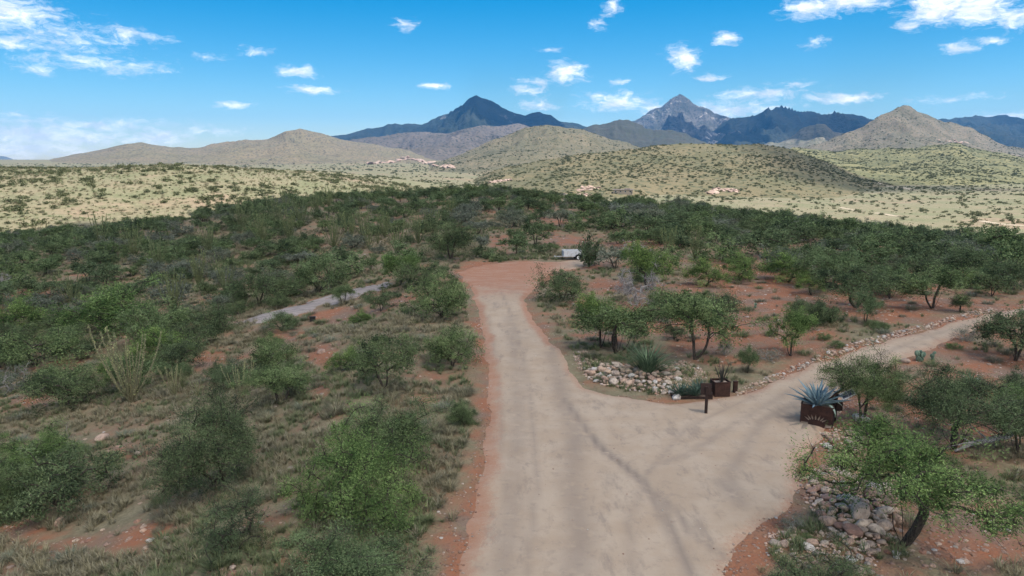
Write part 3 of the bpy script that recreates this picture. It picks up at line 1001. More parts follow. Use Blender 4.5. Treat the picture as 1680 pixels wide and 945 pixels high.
def m_rock(cols):
    def b(N):
        r = N.n('ShaderNodeObjectInfo').outputs['Random']
        P = N.n('ShaderNodeTexCoord').outputs['Object']
        ramp = N.n('ShaderNodeValToRGB')
        ramp.color_ramp.interpolation = 'CONSTANT'
        e = ramp.color_ramp.elements
        e[0].color, e[0].position = (*cols[0], 1), 0
        e[1].color, e[1].position = (*cols[1], 1), 1 / len(cols)
        for k in range(2, len(cols)):
            q = e.new(k / len(cols))
            q.color = (*cols[k], 1)
        N.set(ramp.inputs[0], r)
        n = N.noise(N.vmath('ADD', P, N.math('MULTIPLY', r, 40.0)), 4.0, 5, .68, .4)
        n2 = N.noise(P, 15.0, 3, .7)
        col = N.mix(N.math('MULTIPLY', N.ss(n, .45, .66), .6), ramp.outputs[0], (0.13, 0.10, 0.09))
        col = N.mix(N.math('MULTIPLY', N.ss(n2, .56, .7), .5), col, (0.42, 0.38, 0.34))
        return {'color': col, 'rough': .88, 'normal': bump(N, N.math('MULTIPLY_ADD', n, .7, n2), .05, .6)}
    return b


ROCKP = material('rock_pink', m_rock([(0.44, 0.31, 0.235), (0.39, 0.30, 0.24), (0.48, 0.35, 0.255), (0.35, 0.23, 0.175), (0.52, 0.47, 0.43), (0.42, 0.28, 0.205), (0.30, 0.25, 0.21), (0.46, 0.37, 0.30)]))
ROCKM = material('rock_mixed', m_rock([(0.40, 0.30, 0.235), (0.46, 0.34, 0.26), (0.27, 0.155, 0.12), (0.50, 0.40, 0.32), (0.44, 0.28, 0.18), (0.33, 0.2, 0.155), (0.38, 0.33, 0.295), (0.47, 0.31, 0.225)]))
ROCKR = material('rock_red', m_rock([(0.30, 0.165, 0.11), (0.33, 0.21, 0.155), (0.25, 0.125, 0.085), (0.36, 0.26, 0.2), (0.27, 0.165, 0.12)]))
ROCKF = material('rock_outcrop', m_rock([(0.33, 0.23, 0.18), (0.36, 0.27, 0.215), (0.29, 0.205, 0.165)]))
ROUND = [rock_mesh(200 + i, 3, .72, .25, None) for i in range(6)]
ROUGH = [rock_mesh(220 + i, 2, .62, .4, None, True) for i in range(6)]


def with_mat(me, mat):
    m = me.copy()
    m.materials.clear()
    m.materials.append(mat)
    return m


# ------------------------------------------------------------------ scattering of what nobody could count
def scatter(name, meshes, P, scale, rotz, mat_idx=None, tilt=None, sq=None):
    n = len(P)
    src = bpy.data.collections.new(name + '_sources')
    for k, me in enumerate(meshes):
        o = bpy.data.objects.new('%s_%02d' % (name, k), me)
        src.objects.link(o)
    me = bpy.data.meshes.new(name)
    me.vertices.add(n)
    me.vertices.foreach_set('co', np.asarray(P, np.float32).ravel())
    sc3 = np.repeat(np.asarray(scale, np.float32)[:, None], 3, 1)
    if sq is not None:
        sc3 = sc3 * np.asarray(sq, np.float32)
    a = me.attributes.new('isc', 'FLOAT_VECTOR', 'POINT')
    a.data.foreach_set('vector', sc3.astype(np.float32).ravel())
    rot = np.zeros((n, 3), np.float32)
    rot[:, 2] = rotz
    if tilt is not None:
        rot[:, :2] = tilt
    a = me.attributes.new('irot', 'FLOAT_VECTOR', 'POINT')
    a.data.foreach_set('vector', rot.ravel())
    a = me.attributes.new('iidx', 'INT', 'POINT')
    idx = rng.integers(0, len(meshes), n) if mat_idx is None else mat_idx
    a.data.foreach_set('value', np.asarray(idx, np.int32))
    ng = bpy.data.node_groups.new(name, 'GeometryNodeTree')
    ng.interface.new_socket('Geometry', in_out='INPUT', socket_type='NodeSocketGeometry')
    ng.interface.new_socket('Geometry', in_out='OUTPUT', socket_type='NodeSocketGeometry')
    T = ng.nodes
    gi, go = T.new('NodeGroupInput'), T.new('NodeGroupOutput')
    ci = T.new('GeometryNodeCollectionInfo')
    ci.inputs[0].default_value = src
    ci.inputs['Separate Children'].default_value = True
    ci.inputs['Reset Children'].default_value = True
    ip = T.new('GeometryNodeInstanceOnPoints')
    ip.inputs['Pick Instance'].default_value = True

    def na(nm, ty):
        q = T.new('GeometryNodeInputNamedAttribute')
        q.data_type = ty
        q.inputs['Name'].default_value = nm
        return q.outputs[0]
    e2r = T.new('FunctionNodeEulerToRotation')
    ng.links.new(na('irot', 'FLOAT_VECTOR'), e2r.inputs[0])
    ng.links.new(gi.outputs[0], ip.inputs['Points'])
    ng.links.new(ci.outputs[0], ip.inputs['Instance'])
    ng.links.new(na('iidx', 'INT'), ip.inputs['Instance Index'])
    ng.links.new(e2r.outputs[0], ip.inputs['Rotation'])
    ng.links.new(na('isc', 'FLOAT_VECTOR'), ip.inputs['Scale'])
    ng.links.new(ip.outputs[0], go.inputs[0])
    o = obj(name, me)
    md = o.modifiers.new('scatter', 'NODES')
    md.node_group = ng
    return tag(o, kind='stuff')


# ------------------------------------------------------------------ plant prototypes
NEAR = dict(clumps=150, per=290, ll=0.07, lw=0.021, twigs=6)
MIDP = dict(clumps=84, per=135, ll=0.12, lw=0.038, twigs=3)
FARP = dict(clumps=52, per=52, ll=0.23, lw=0.08, twigs=1, sides=4)
PROTO = {}


def proto(key, **kw):
    PROTO[key] = plant(**kw)


for k, (mt, sd) in enumerate([('bright', 1), ('mid', 2), ('dark', 3)]):
    proto('near_tree_%d' % k, seed=300 + sd, style='tree', mat=mt, **NEAR)
    proto('near_bush_%d' % k, seed=310 + sd, style='bush', mat=mt, **NEAR)
proto('near_tree_0', seed=305, style='tree', mat='bright', lift=.15, sig=.09, clumps=150, per=240, ll=.07, lw=.021, twigs=5, stems=3, trunk_r=.10)
proto('near_wispy', seed=317, style='bush', mat='dark', clumps=80, per=170, ll=.08, lw=.024, twigs=6)
proto('near_bush_grey', seed=316, style='bush', mat='grey', bark=BARKG, clumps=80, per=170, ll=.075, lw=.022, twigs=7)
for k, mt in enumerate(('dark', 'mid', 'bright', 'dark', 'mid')):
    proto('mid_tree_%d' % k, seed=330 + k, style='tree', mat=mt, h=2.9, **MIDP)
    proto('mid_bush_%d' % k, seed=340 + k, style='bush', mat=mt, h=2.6, **MIDP)
proto('mid_bush_grey', seed=346, style='bush', mat='grey', bark=BARKG, clumps=60, per=70, ll=.12, lw=.04, twigs=6)
proto('dead', seed=350, style='dead', mat='grey', bark=BARKG, clumps=90, per=3, ll=.1, lw=.03, twigs=12, trunk_r=.09)
for k, mt in enumerate(('dark', 'mid', 'dark', 'grey')):
    proto('far_tree_%d' % k, seed=360 + k, style='tree', mat=mt, h=2.9, **FARP)
    proto('far_bush_%d' % k, seed=370 + k, style='bush', mat=mt, h=2.5, **FARP)


def grow(key, p, w, h, name, label, cat, group=None, rz=None):
    tr, cr = PROTO[key]
    e = obj(name, None, loc=(p[0], p[1], p[2] - 0.04), rot=(0, 0, random.random() * 6.28 if rz is None else rz))
    ph = 3.0 if key.startswith('near') or key == 'dead' else (2.5 if 'far_bush' in key else (2.6 if 'mid_bush' in key else 2.9))
    e.scale = (w / 4.3, w / 4.3, h / ph)
    obj('trunk', tr, e)
    if cr is not None:
        obj('crown', cr, e)
    e.empty_display_size = .3
    return tag(e, label, cat, group)


PLACED = []         # x, y, radius of every shrub and tree


def grow_px(key, bx, by, w, h, name, label, cat='tree', group=None):
    p = at(bx, by)
    d = depth_of(p)
    W_, H_ = w * d / FPX, h * d / FPX
    c = math.cos(math.atan2(CAM_Z - p[2], p[1]))
    H_ = max(H_ - .30 * W_ * (1 - c) * 2, .6 * H_) / c ** .5
    PLACED.append((p[0], p[1], W_ / 2))
    return grow(key, p, W_, H_, name, label, cat, group)


T_, B_ = 'mesquite_tree', 'desert_shrub'
MAIN = [
    ('near_tree_0', 1482, 893, 295, 215, T_, 'bright green mesquite with forked dark trunk growing beside the lower rock pile'),
    ('near_tree_1', 1416, 694, 130, 124, T_, 'feathery mesquite leaning over the driveway just behind the blue agave planter'),
    ('near_tree_2', 1565, 735, 215, 135, T_, 'open mesquite with crooked grey limbs beside the fallen dead branch'),
    ('near_wispy', 1345, 972, 190, 95, B_, 'dark feathery shrub at the bottom edge below the lower rock pile'),
    ('mid_tree_0', 1666, 592, 135, 90, T_, 'mesquite on the far side of the driveway bend, cut by the right-hand frame edge'),
    ('mid_bush_grey', 1586, 560, 45, 30, B_, 'small grey green shrub at the driveway bend'),
    ('mid_bush_3', 1668, 645, 70, 55, B_, 'dark low shrub on red soil below the driveway bend tree'),
    ('mid_tree_3', 1668, 745, 110, 105, T_, 'thin mesquite at the right-hand edge over the fallen branch'),
    ('mid_tree_1', 1012, 580, 155, 112, T_, 'wide mesquite with several crooked dark trunks behind the upper rock border'),
    ('mid_tree_2', 985, 570, 90, 95, T_, 'slender mesquite beside the main road behind the pale rubble'),
    ('mid_tree_4', 1140, 590, 155, 118, T_, 'spreading green mesquite behind the sign post and steel planter'),
    ('mid_tree_2', 1297, 584, 82, 82, T_, 'bright green mesquite with bare forked legs at the stone driveway border'),
    ('mid_tree_1', 1226, 612, 36, 58, T_, 'little young mesquite at the start of the stone driveway border'),
    ('mid_bush_0', 1106, 557, 36, 34, B_, 'small dark shrub under the spreading green mesquite'),
    ('mid_bush_grey', 1188, 582, 34, 30, B_, 'thin leafless looking shrub behind the steel planter'),
    ('mid_tree_4', 1420, 530, 54, 54, T_, 'small single trunk mesquite on bare red soil above the driveway'),
    ('mid_bush_3', 1347, 530, 80, 58, B_, 'dense dark shrub on red slope above the driveway'),
    ('mid_tree_3', 1322, 540, 60, 60, T_, 'dark mesquite right behind the bright forked one'),
    ('mid_tree_4', 1530, 507, 118, 72, T_, 'broad mesquite with low crooked limb at the upper driveway border'),
    ('mid_tree_0', 1574, 512, 40, 32, T_, 'small low mesquite at the end of the driveway border stones'),
    ('far_tree_0', 1626, 486, 66, 50, T_, 'dark round mesquite beyond the driveway bend'),
    ('far_tree_1', 1460, 490, 76, 62, T_, 'tall dark mesquite behind the bare red soil above the driveway'),
    ('mid_bush_2', 1158, 470, 72, 50, B_, 'bright green round shrub standing alone on stony red ground'),
    ('dead', 1045, 500, 84, 78, B_, 'dead grey shrub, a tangle of bare twigs on the red ground'),
    ('mid_tree_2', 1060, 476, 92, 82, T_, 'green mesquite growing out above the dead grey shrub'),
    ('mid_bush_0', 922, 494, 86, 64, B_, 'bushy dark mesquite shrub at the road curve in front of the white trailer'),
    ('far_bush_0', 966, 438, 50, 74, T_, 'dark upright mesquite hiding the end of the white trailer'),
    ('far_tree_1', 846, 419, 46, 40, T_, 'small mesquite on the red clearing at the top of the road'),
    ('far_tree_2', 878, 404, 52, 48, T_, 'grey green mesquite behind the red clearing'),
    ('mid_tree_0', 740, 427, 92, 66, T_, 'dark umbrella shaped mesquite with fanned trunks left of the red clearing'),
    ('far_tree_3', 791, 411, 28, 30, T_, 'thin mesquite between umbrella mesquite and red clearing'),
    ('mid_tree_2', 655, 468, 74, 58, T_, 'bright round mesquite with visible legs near the end of the grey rock path'),
    ('mid_bush_1', 724, 522, 100, 82, B_, 'big rounded shrub leafy to the ground at the road edge'),
    ('mid_bush_1', 524, 482, 88, 78, B_, 'big round green shrub above the grey rock path'),
    ('mid_bush_0', 427, 502, 90, 72, B_, 'dark round shrub above the lower end of the grey rock path'),
    ('mid_bush_3', 352, 546, 92, 66, B_, 'dark spreading shrub below the left-hand end of the grey rock path'),
    ('mid_tree_1', 563, 499, 40, 42, T_, 'little tree growing in the middle of the grey rock path'),
    ('far_tree_1', 608, 446, 28, 26, T_, 'tiny tree on grass between two big round shrubs'),
    ('mid_tree_3', 632, 640, 115, 108, T_, 'dark mesquite with black trunk standing in the grass left of the road'),
    ('mid_bush_1', 742, 602, 92, 78, B_, 'soft green shrub close to the road edge halfway down'),
    ('mid_bush_4', 448, 612, 90, 68, B_, 'round green shrub alone on the grassy slope'),
    ('near_bush_2', 350, 803, 180, 165, B_, 'large dark shrub on the lower slope among grey twigs'),
    ('near_bush_0', 585, 858, 215, 190, B_, 'large bright yellow green shrub in the lower middle left of the road'),
    ('near_bush_1', 665, 762, 175, 125, B_, 'dark green shrub mass directly behind the bright yellow green shrub'),
    ('near_wispy', 385, 900, 150, 130, B_, 'thin wispy shrub with bare stems in the lower left'),
    ('near_bush_1', 590, 985, 260, 135, B_, 'blue green shrub cut by the bottom edge left of the road'),
    ('near_bush_0', 55, 785, 150, 92, B_, 'bright green shrub with dead grey twigs at the lower left-hand edge'),
    ('near_bush_1', 0, 850, 120, 120, B_, 'green shrub cut by the left-hand edge near the bottom'),
    ('mid_bush_4', 100, 640, 100, 58, B_, 'dark green shrub left of the tall yellow green ocotillo'),
    ('mid_bush_0', 292, 606, 84, 62, B_, 'dark shrub right behind the tall yellow green ocotillo'),
    ('mid_bush_2', 180, 545, 150, 84, B_, 'wide olive green shrub in the middle of the left-hand scrub'),
    ('mid_bush_1', 262, 560, 120, 76, B_, 'mid green shrub beside the wide olive one on the left-hand slope'),
    ('mid_bush_4', 60, 600, 130, 74, B_, 'wide dark shrub at the left-hand edge of the slope'),
    ('mid_bush_2', 25, 545, 90, 60, B_, 'green shrub at the left-hand edge under the red soil bank'),
    ('mid_bush_3', 110, 545, 90, 60, B_, 'dark shrub just under the red soil bank on the left-hand slope'),
    ('mid_bush_2', 590, 530, 40, 22, B_, 'low green clump below the grey rock path'),
    ('mid_bush_4', 482, 614, 40, 26, B_, 'small shrub touching the round one alone on the grassy slope'),
    ('mid_bush_grey', 90, 760, 80, 56, B_, 'dead looking grey shrub leaning on the bright one at the lower left-hand edge'),
    ('near_bush_1', 760, 700, 60, 50, B_, 'small green shrub beside the red road shoulder'),
    ('far_bush_1', 815, 428, 30, 14, B_, 'low grassy clump on the red clearing'),
]
for key, bx, by, w, h, nm, lab in MAIN:
    grow_px(key, bx, by, w, h, nm, lab, 'tree' if nm == T_ else 'shrub')

# ------------------------------------------------------------------ scrub: fill of the ridge
OPEN = [[(1085, 410), (1330, 400), (1345, 470), (1280, 520), (1240, 590), (1200, 560), (1180, 500), (1090, 470)],
        [(380, 540), (420, 505), (560, 466), (680, 455), (690, 500), (600, 520), (480, 575), (400, 600)],
        [(0, 475), (120, 440), (180, 440), (120, 480), (0, 530)],
        [(700, 440), (760, 400), (850, 385), (1000, 385), (1000, 445), (900, 460), (780, 470)]]


def zone_density(px, py, y):
    d = np.full(px.shape, .12)
    d = np.where((px < 500) & (py < 650), .95, d)
    d = np.where((px >= 500) & (px < 980) & (py < 480), .46, d)
    d = np.where((px >= 500) & (px < 980) & (py < 352), .9, d)
    d = np.where((px >= 980) & (py < 470), .9, d)
    d = np.where((px >= 1290) & (py < 486), 1.0, d)
    d = np.where((px > 800) & (py > 560), .05, d)
    d = np.where((px < 800) & (py > 650), .16, d)
    d = np.where((px >= 500) & (px < 800) & (py > 480) & (py < 650), .16, d)
    return d


OC2 = [(632, 391, 38, 'wide ocotillo highest of the trio above the round bright mesquite'), (652, 415, 48, 'bushy ocotillo in the middle of the trio above the round bright mesquite'),
       (687, 401, 44, 'slim upright ocotillo left of the umbrella shaped mesquite'), (606, 410, 34, 'narrow ocotillo on pale grass left of the trio'),
       (620, 400, 18, 'tiny ocotillo beside the narrow one on pale grass'), (562, 372, 22, 'spreading ocotillo high on pale grass left of the road end'),
       (712, 396, 40, 'dark ocotillo touching the umbrella shaped mesquite'), (548, 408, 44, 'tall ocotillo beside the big round green shrub'),
       (596, 392, 42, 'ocotillo behind the narrow one on pale grass'), (575, 398, 40, 'ocotillo with straight wands behind a dark shrub on pale grass'),
       (476, 396, 46, 'leafy ocotillo in scrub above the dark round shrub'), (455, 372, 40, 'green ocotillo in scrub near the left-hand ridge top'),
       (495, 372, 42, 'ocotillo on the left-hand ridge beside a green one'), (430, 400, 44, 'ocotillo in deep scrub at the middle of the ridge'),
       (520, 352, 30, 'small ocotillo near the crest above the pale grass'), (540, 340, 28, 'ocotillo on the crest against the sunlit slope'),
       (470, 345, 30, 'ocotillo at the crest left of the pale grass'), (705, 372, 26, 'thin ocotillo behind the umbrella shaped mesquite'),
       (740, 352, 24, 'ocotillo in the crest belt above the umbrella shaped mesquite'), (325, 470, 48, 'ocotillo poking out of scrub above the spreading dark shrub'),
       (370, 480, 50, 'ocotillo with bare wands among dark shrubs mid slope'), (285, 510, 56, 'pale wands of an ocotillo in the left-hand scrub'),
       (260, 445, 46, 'ocotillo among shrubs on the upper left-hand slope'), (222, 420, 44, 'ocotillo high in the left-hand scrub'),
       (165, 400, 40, 'ocotillo near the shade edge on the upper left-hand ridge'), (120, 500, 46, 'ocotillo at the red soil bank on the left-hand slope'),
       (345, 420, 44, 'ocotillo in the scrub at the centre of the ridge flank'), (395, 380, 40, 'ocotillo in scrub under the ridge top'),
       (300, 640, 30, 'little ocotillo behind the short dense one'), (1096, 420, 40, 'upright ocotillo behind the dead grey shrub'), (1140, 425, 46, 'tall ocotillo in the scrub above the bright green round shrub')]
for (bx, by, h, lab) in OC2 + [(214, 660, 104, ''), (287, 650, 44, ''), (397, 655, 50, '')]:
    p = at(bx, by)
    PLACED.append((p[0], p[1], 1.5))
    for q_ in ((1.0, 2.6, 4.4, 6.4) if h > 100 else (1.2,)):
        PLACED.append((p[0] - q_ * p[0] / p[1], p[1] - q_, 1.7 if h > 100 else 1.2))
cx_, cy_ = rng.uniform(-190, 200, 11000), rng.uniform(4, 205, 11000)
cz_ = H(cx_, cy_)
qx, qy, qd = project(cx_, cy_, cz_)
ye = cy_ + 0.25 * np.maximum(0, -cx_ - 40) + 0.12 * np.maximum(0, cx_ - 40)
ok = (qx > -600) & (qx < 2400) & ((qy < 1000) | (qx < -80) | (qx > 1760)) & (ye < 196) & (cx_ > -150) & (rng.random(11000) < zone_density(qx, qy, cy_))
ok &= poly_sd(cx_, cy_, ROAD) < -2.2
ok &= poly_sd(cx_, cy_, GREY) < -1.2
for o_ in OPEN:
    inside = poly_sd(qx, qy, o_) > 0
    ok &= ~(inside & (rng.random(11000) < .74))
cand = np.nonzero(ok)[0]
rad = rng.uniform(.75, 2.0, 11000)
rad = np.where(qx > 1000, rad * 1.25, rad)
FILL = []
PL = np.array(PLACED)
for i in cand:
    dd = np.hypot(PL[:, 0] - cx_[i], PL[:, 1] - cy_[i])
    if np.any(dd < (.60 if (qx[i] < 500 or qx[i] > 1250) else .68) * (PL[:, 2] + rad[i])):
        continue
    PL = np.vstack([PL, (cx_[i], cy_[i], rad[i])])
    FILL.append(i)
FILL.sort(key=lambda i: -rad[i] / qd[i])
SHORT = {}
for key, bx, by, w, h, nm, lab in MAIN:
    q_ = at(bx, by)
    SHORT[lab] = (q_[0], q_[1])
USED = set()
SHD = {'leaf_dark': 'dark green', 'leaf_mid': 'mid green', 'leaf_bright': 'bright green', 'leaf_grey': 'grey green'}


def shade_of(key):
    return 'dead grey' if key == 'dead' else SHD[PROTO[key][1].materials[0].name]


def size_of(w):
    return 'small' if w < 2.6 else ('broad' if w > 4.0 else '')




def near_label(i, key, w, kind):
    best = min(SHORT.items(), key=lambda t: (t[1][0] - cx_[i]) ** 2 + (t[1][1] - cy_[i]) ** 2)
    lab, (ax_, ay_) = best
    dx, dy = cx_[i] - ax_, cy_[i] - ay_
    if math.hypot(dx, dy) > 13 or not (0 < qx[i] < 1680 and qy[i] < 990):
        return None
    rel = ('behind' if dy > 0 else 'in front of') if abs(dy) > abs(dx) * 1.3 else ('left of' if dx < 0 else 'right of')
    words = lab.replace(',', '').split()
    cut = words[:8]
    while cut[-1] in ('the', 'a', 'in', 'of', 'on', 'and', 'with', 'at', 'by', 'from', 'to', 'behind', 'beside', 'under', 'above', 'right', 'left', 'two', 'between', 'just', 'its', 'below'):
        cut = cut[:-1]
    size = size_of(w)
    t = ' '.join(('%s %s %s %s the %s' % (size, shade_of(key), kind, rel, ' '.join(cut))).split())
    if t in USED:
        return None
    USED.add(t)
    return t



ZONES = [
    (lambda px, py: (px < 500) & (py < 440), 'in the dense scrub high on the left-hand ridge'),
    (lambda px, py: (px < 500) & (py < 660), 'in dense scrub on the left-hand slope under the red bank'),
    (lambda px, py: (px < 800) & (py >= 640), 'on the grassy lower slope left of the road'),
    (lambda px, py: (px < 980) & (py < 352), 'in the dark belt along the ridge crest behind the ocotillos'),
    (lambda px, py: (px < 980), 'on pale grass among the ocotillos left of the road end'),
    (lambda px, py: (px < 1290) & (py < 480), 'in the dark scrub belt behind the trailer'),
    (lambda px, py: (py < 490), 'in the unbroken dark thicket above the driveway'),
    (lambda px, py: (px > 0), 'on stony red ground around the driveway')]
NT_, NB_, rest = 0, 0, []
for i in FILL:
    p = (cx_[i], cy_[i], float(cz_[i]))
    tree = rng.random() < (.5 if qx[i] > 1000 else .34)
    vis = -40 < qx[i] < 1720
    if not vis or (tree and NT_ >= 150) or (not tree and NB_ >= 185):
        rest.append(i)
        continue
    z = next(t for fn_, t in ZONES if fn_(np.array(qx[i]), np.array(qy[i])))
    lod = 'mid' if qd[i] < 62 else 'far'
    if tree:
        NT_ += 1
        k = '%s_tree_%d' % (lod, int(rng.integers(0, 5 if lod == 'mid' else 4)))
        w = rad[i] * 2.15
        l_ = near_label(i, k, w, 'mesquite')
        grow(k, p, w, w * rng.uniform(.52, .74), T_, l_ or ' '.join((size_of(w) + ' ' + shade_of(k) + ' mesquite ' + z).split()), 'tree', None if l_ else ' '.join((size_of(w) + ' ' + shade_of(k) + ' mesquites ' + z).split()))
    else:
        NB_ += 1
        k = '%s_bush_%d' % (lod, int(rng.integers(0, 5 if lod == 'mid' else 4)))
        if rng.random() < .10:
            k = 'mid_bush_grey' if lod == 'mid' else 'far_bush_3'
        if rng.random() < .07 and qd[i] < 95:
            k = 'dead'
        w = rad[i] * 2.1
        l_ = near_label(i, k, w, 'shrub')
        grow(k, p, w, w * rng.uniform(.5, .72), B_, l_ or ' '.join((size_of(w) + ' ' + shade_of(k) + ' shrub ' + z).split()), 'shrub', None if l_ else ' '.join((size_of(w) + ' ' + shade_of(k) + ' shrubs ' + z).split()))
print('fill', len(FILL), 'trees', NT_, 'bushes', NB_, 'rest', len(rest))


def merged(key):
    tr, cr = PROTO[key]
    a = np.zeros(len(tr.vertices) * 3, np.float32)
    tr.vertices.foreach_get('co', a)
    b = np.zeros(len(cr.vertices) * 3, np.float32)
    cr.vertices.foreach_get('co', b)
    me = bpy.data.meshes.new('shrub')
    bm = bmesh.new()
    bm.from_mesh(cr)
    n = len(bm.faces)
    bm.from_mesh(tr)
    bm.faces.ensure_lookup_table()
    for f_ in bm.faces[n:]:
        f_.material_index = 1
    bm.to_mesh(me)
    bm.free()
    me.materials.append(cr.materials[0])
    me.materials.append(tr.materials[0])
    return me


FARS = [merged('far_bush_%d' % k) for k in range(4)] + [merged('far_tree_%d' % k) for k in range(3)]
if rest:
    ri = np.array(rest)
    scatter('ridge_scrub', FARS, np.stack([cx_[ri], cy_[ri], cz_[ri]], 1), rad[ri] * 2.1 / 4.3, rng.random(len(ri)) * 6.28)

# sunlit slope and valley beyond the ridge
def far_plant(seed, n=150):
    g = np.random.default_rng(seed)
    lob = g.normal(0, 1, (7, 3)) * (.5, .5, .18) + (0, 0, .42)
    P = lob[g.integers(0, 7, n)] + g.normal(0, 1, (n, 3)) * (.26, .26, .17)
    P[:, 2] = np.abs(P[:, 2])
    ax = unit(g.normal(0, 1, (n, 3)))
    sd = unit(np.cross(ax, g.normal(0, 1, (n, 3))))
    v, q = quads_from(P, ax, sd, .34 * g.uniform(.6, 1.4, n), .20 * g.uniform(.7, 1.3, n))
    return mesh_np('far_shrub', v, q, LM['far'], False, {'tint': ('FACE', np.clip(g.normal(.45, .25, n), 0, 1))})


FARV = [far_plant(400 + k) for k in range(5)]


def frustum_pts(n, y0, y1, pw=1.6, pad=.04):
    y = y0 + (y1 - y0) * rng.random(n) ** pw
    u = rng.uniform(-.74 - pad, .74 + pad, n)
    return u * y, y


def lit(xx, yy):
    return yy + 0.25 * np.maximum(0, -xx - 40) + 0.12 * np.maximum(0, xx - 40) > 202


x, y = frustum_pts(16000, 190, 2600, 1.25)
m = lit(x, y) & (rng.random(len(x)) < .14 + .86 * smooth(.45, .58, fbm(x / 45, y / 70, 301, 4)))
x2, y2 = rng.uniform(-420, -10, 7500), rng.uniform(185, 520, 7500)
m2 = lit(x2, y2) & (np.abs(x2 / y2) < .78) & (rng.random(7500) < .12 + .88 * smooth(.42, .60, fbm(x2 / 30, y2 / 42, 302, 4)))
x3, y3 = rng.uniform(-120, 780, 8000), rng.uniform(300, 1000, 8000)
m3 = lit(x3, y3) & (np.abs(x3 / y3) < .78) & (rng.random(8000) < .10 + .9 * smooth(.42, .6, fbm(x3 / 40, y3 / 90, 303, 4)))
x, y = np.concatenate([x[m], x2[m2], x3[m3]]), np.concatenate([y[m], y2[m2], y3[m3]])
z = allH(x, y)
scl = (.45 + 1.5 * rng.random(len(x)) ** 1.7) * (1 + .8 * smooth(400, 2000, y))
px_, py_, pd_ = project(x, y, z)
# the largest on the sunlit slope stand as plants of their own
big = np.nonzero((px_ > 0) & (px_ < 640) & (y < 420))[0]
big = big[np.argsort(-(scl / y)[big])][:95]
for i in big:
    k = int(rng.integers(0, 5))
    o = obj('slope_bush', FARV[k], loc=(x[i], y[i], z[i] - .05), rot=(0, 0, rng.random() * 6.28), scale=float(scl[i] * 1.15))
    tag(o, 'small bush dotting the sunlit tan slope beyond the shaded ridge', 'bush', 'bushes on the sunlit tan slope beyond the ridge')
restm = np.ones(len(x), bool)
restm[big] = False
scatter('valley_scrub', FARV, np.stack([x, y, z - .05], 1)[restm], scl[restm], rng.random(restm.sum()) * 6.28)
# pale tussocks on the sunlit slope
GTF = [grass_tuft(560 + k, n=22, h=.9, spread=.9, mat='grass', w=.12, lean=1.0) for k in range(3)] + [grass_tuft(565, n=22, h=.8, spread=.9, mat='grassg', w=.12, lean=1.0)]
x, y = rng.uniform(-420, 60, 16000), 185 + 330 * rng.random(16000) ** 1.3
m = lit(x, y) & (np.abs(x / y) < .78)
x, y = x[m], y[m]
scatter('slope_grass', GTF, np.stack([x, y, allH(x, y) - .03], 1), rng.uniform(.5, 1.3, len(x)), rng.random(len(x)) * 6.28)

# dots of scrub on the hills
for (nm, f_), cnt, s0 in zip(HILLS[:4], (11000, 11000, 7000, 11000), (1.25, 1.5, 1.6, 1.9)):
    u0, u1, D, front, back = f_.lim
    u = rng.uniform(max(u0, -.76), min(u1, .76), cnt)
    yy = rng.uniform(D - front, D * 1.03, cnt)
    xx = u * yy
    zz, _ = f_(xx, yy)
    dens_ = fbm(xx / 90, yy / 90, 311, 3)
    m = (zz > H(xx, yy) + 1) & (rng.random(cnt) < .12 + .88 * smooth(.42, .62, .5 * dens_ + .5 * fbm(xx / 30, yy / 55, 312, 3)))
    scatter('hill_scrub', FARV, np.stack([xx, yy, zz - .1], 1)[m], (s0 * (.4 + 1.2 * rng.random(cnt) ** 2))[m], rng.random(m.sum()) * 6.28)

# ------------------------------------------------------------------ grass, pebbles
ROADP = np.array(ROAD)


def near_pts(n, y0=11, y1=125, pw=1.5):
    y0 -= 4
    y = y0 + (y1 - y0) * rng.random(n) ** pw
    x_ = rng.uniform(-1, 1, n) * (.80 * y + 7)
    return x_, y


GT = [grass_tuft(500 + k, n=34, h=.40, spread=.30, mat='grass', w=.02, lean=.75) for k in range(4)] + \
     [grass_tuft(510 + k, n=30, h=.36, spread=.28, mat='grassg', w=.02, lean=.7) for k in range(3)]
x, y = near_pts(115000)
s = soil(x, y)
nz = fbm(x / 1.6, y / 1.6, 410, 3)
pz = fbm(x / 7, y / 7, 411, 3)
keep = (poly_sd(x, y, ROAD) < -.2 - .6 * nz) & (poly_sd(x, y, GREY) < .9 * nz)
keep &= rng.random(len(x)) < np.clip(1.0 - s * 1.8 + (nz - .5) * 2.6, .012, 1) * np.where(x > 5, .42, .8)
x, y, nz, pz = x[keep], y[keep], nz[keep], pz[keep]
gi = np.where(rng.random(len(x)) < smooth(.40, .62, pz + rng.normal(0, .05, len(x))), rng.integers(4, 7, len(x)), rng.integers(0, 4, len(x)))
scatter('grass', GT, np.stack([x, y, H(x, y)], 1), rng.uniform(.4, .95, len(x)) * (1 + .6 * smooth(30, 100, y)), rng.random(len(x)) * 6.28, gi)

PEB = [with_mat(m_, ROCKR) for m_ in ROUGH] + [with_mat(m_, ROCKP) for m_ in ROUGH[:3]]
PEBL = [rock_mesh(240 + i, 1, .6, .4, ROCKR if i < 4 else ROCKP, True) for i in range(6)]
x, y = near_pts(105000, 11, 95, 1.35)
s = soil(x, y)
sd = poly_sd(x, y, ROAD)
keep = (sd < .25) & (rng.random(len(x)) < np.clip((s - .2) * 1.5, .05, .95) * np.where((x > 4) | (sd > -1.6), 1, .6))
x, y, sd = x[keep], y[keep], sd[keep]
scatter('loose_stones', PEBL, np.stack([x, y, H(x, y)], 1), .03 + np.where(sd > -2.5, .06, .22) * rng.random(len(x)) ** 5 + .06 * rng.random(len(x)), rng.random(len(x)) * 6.28)

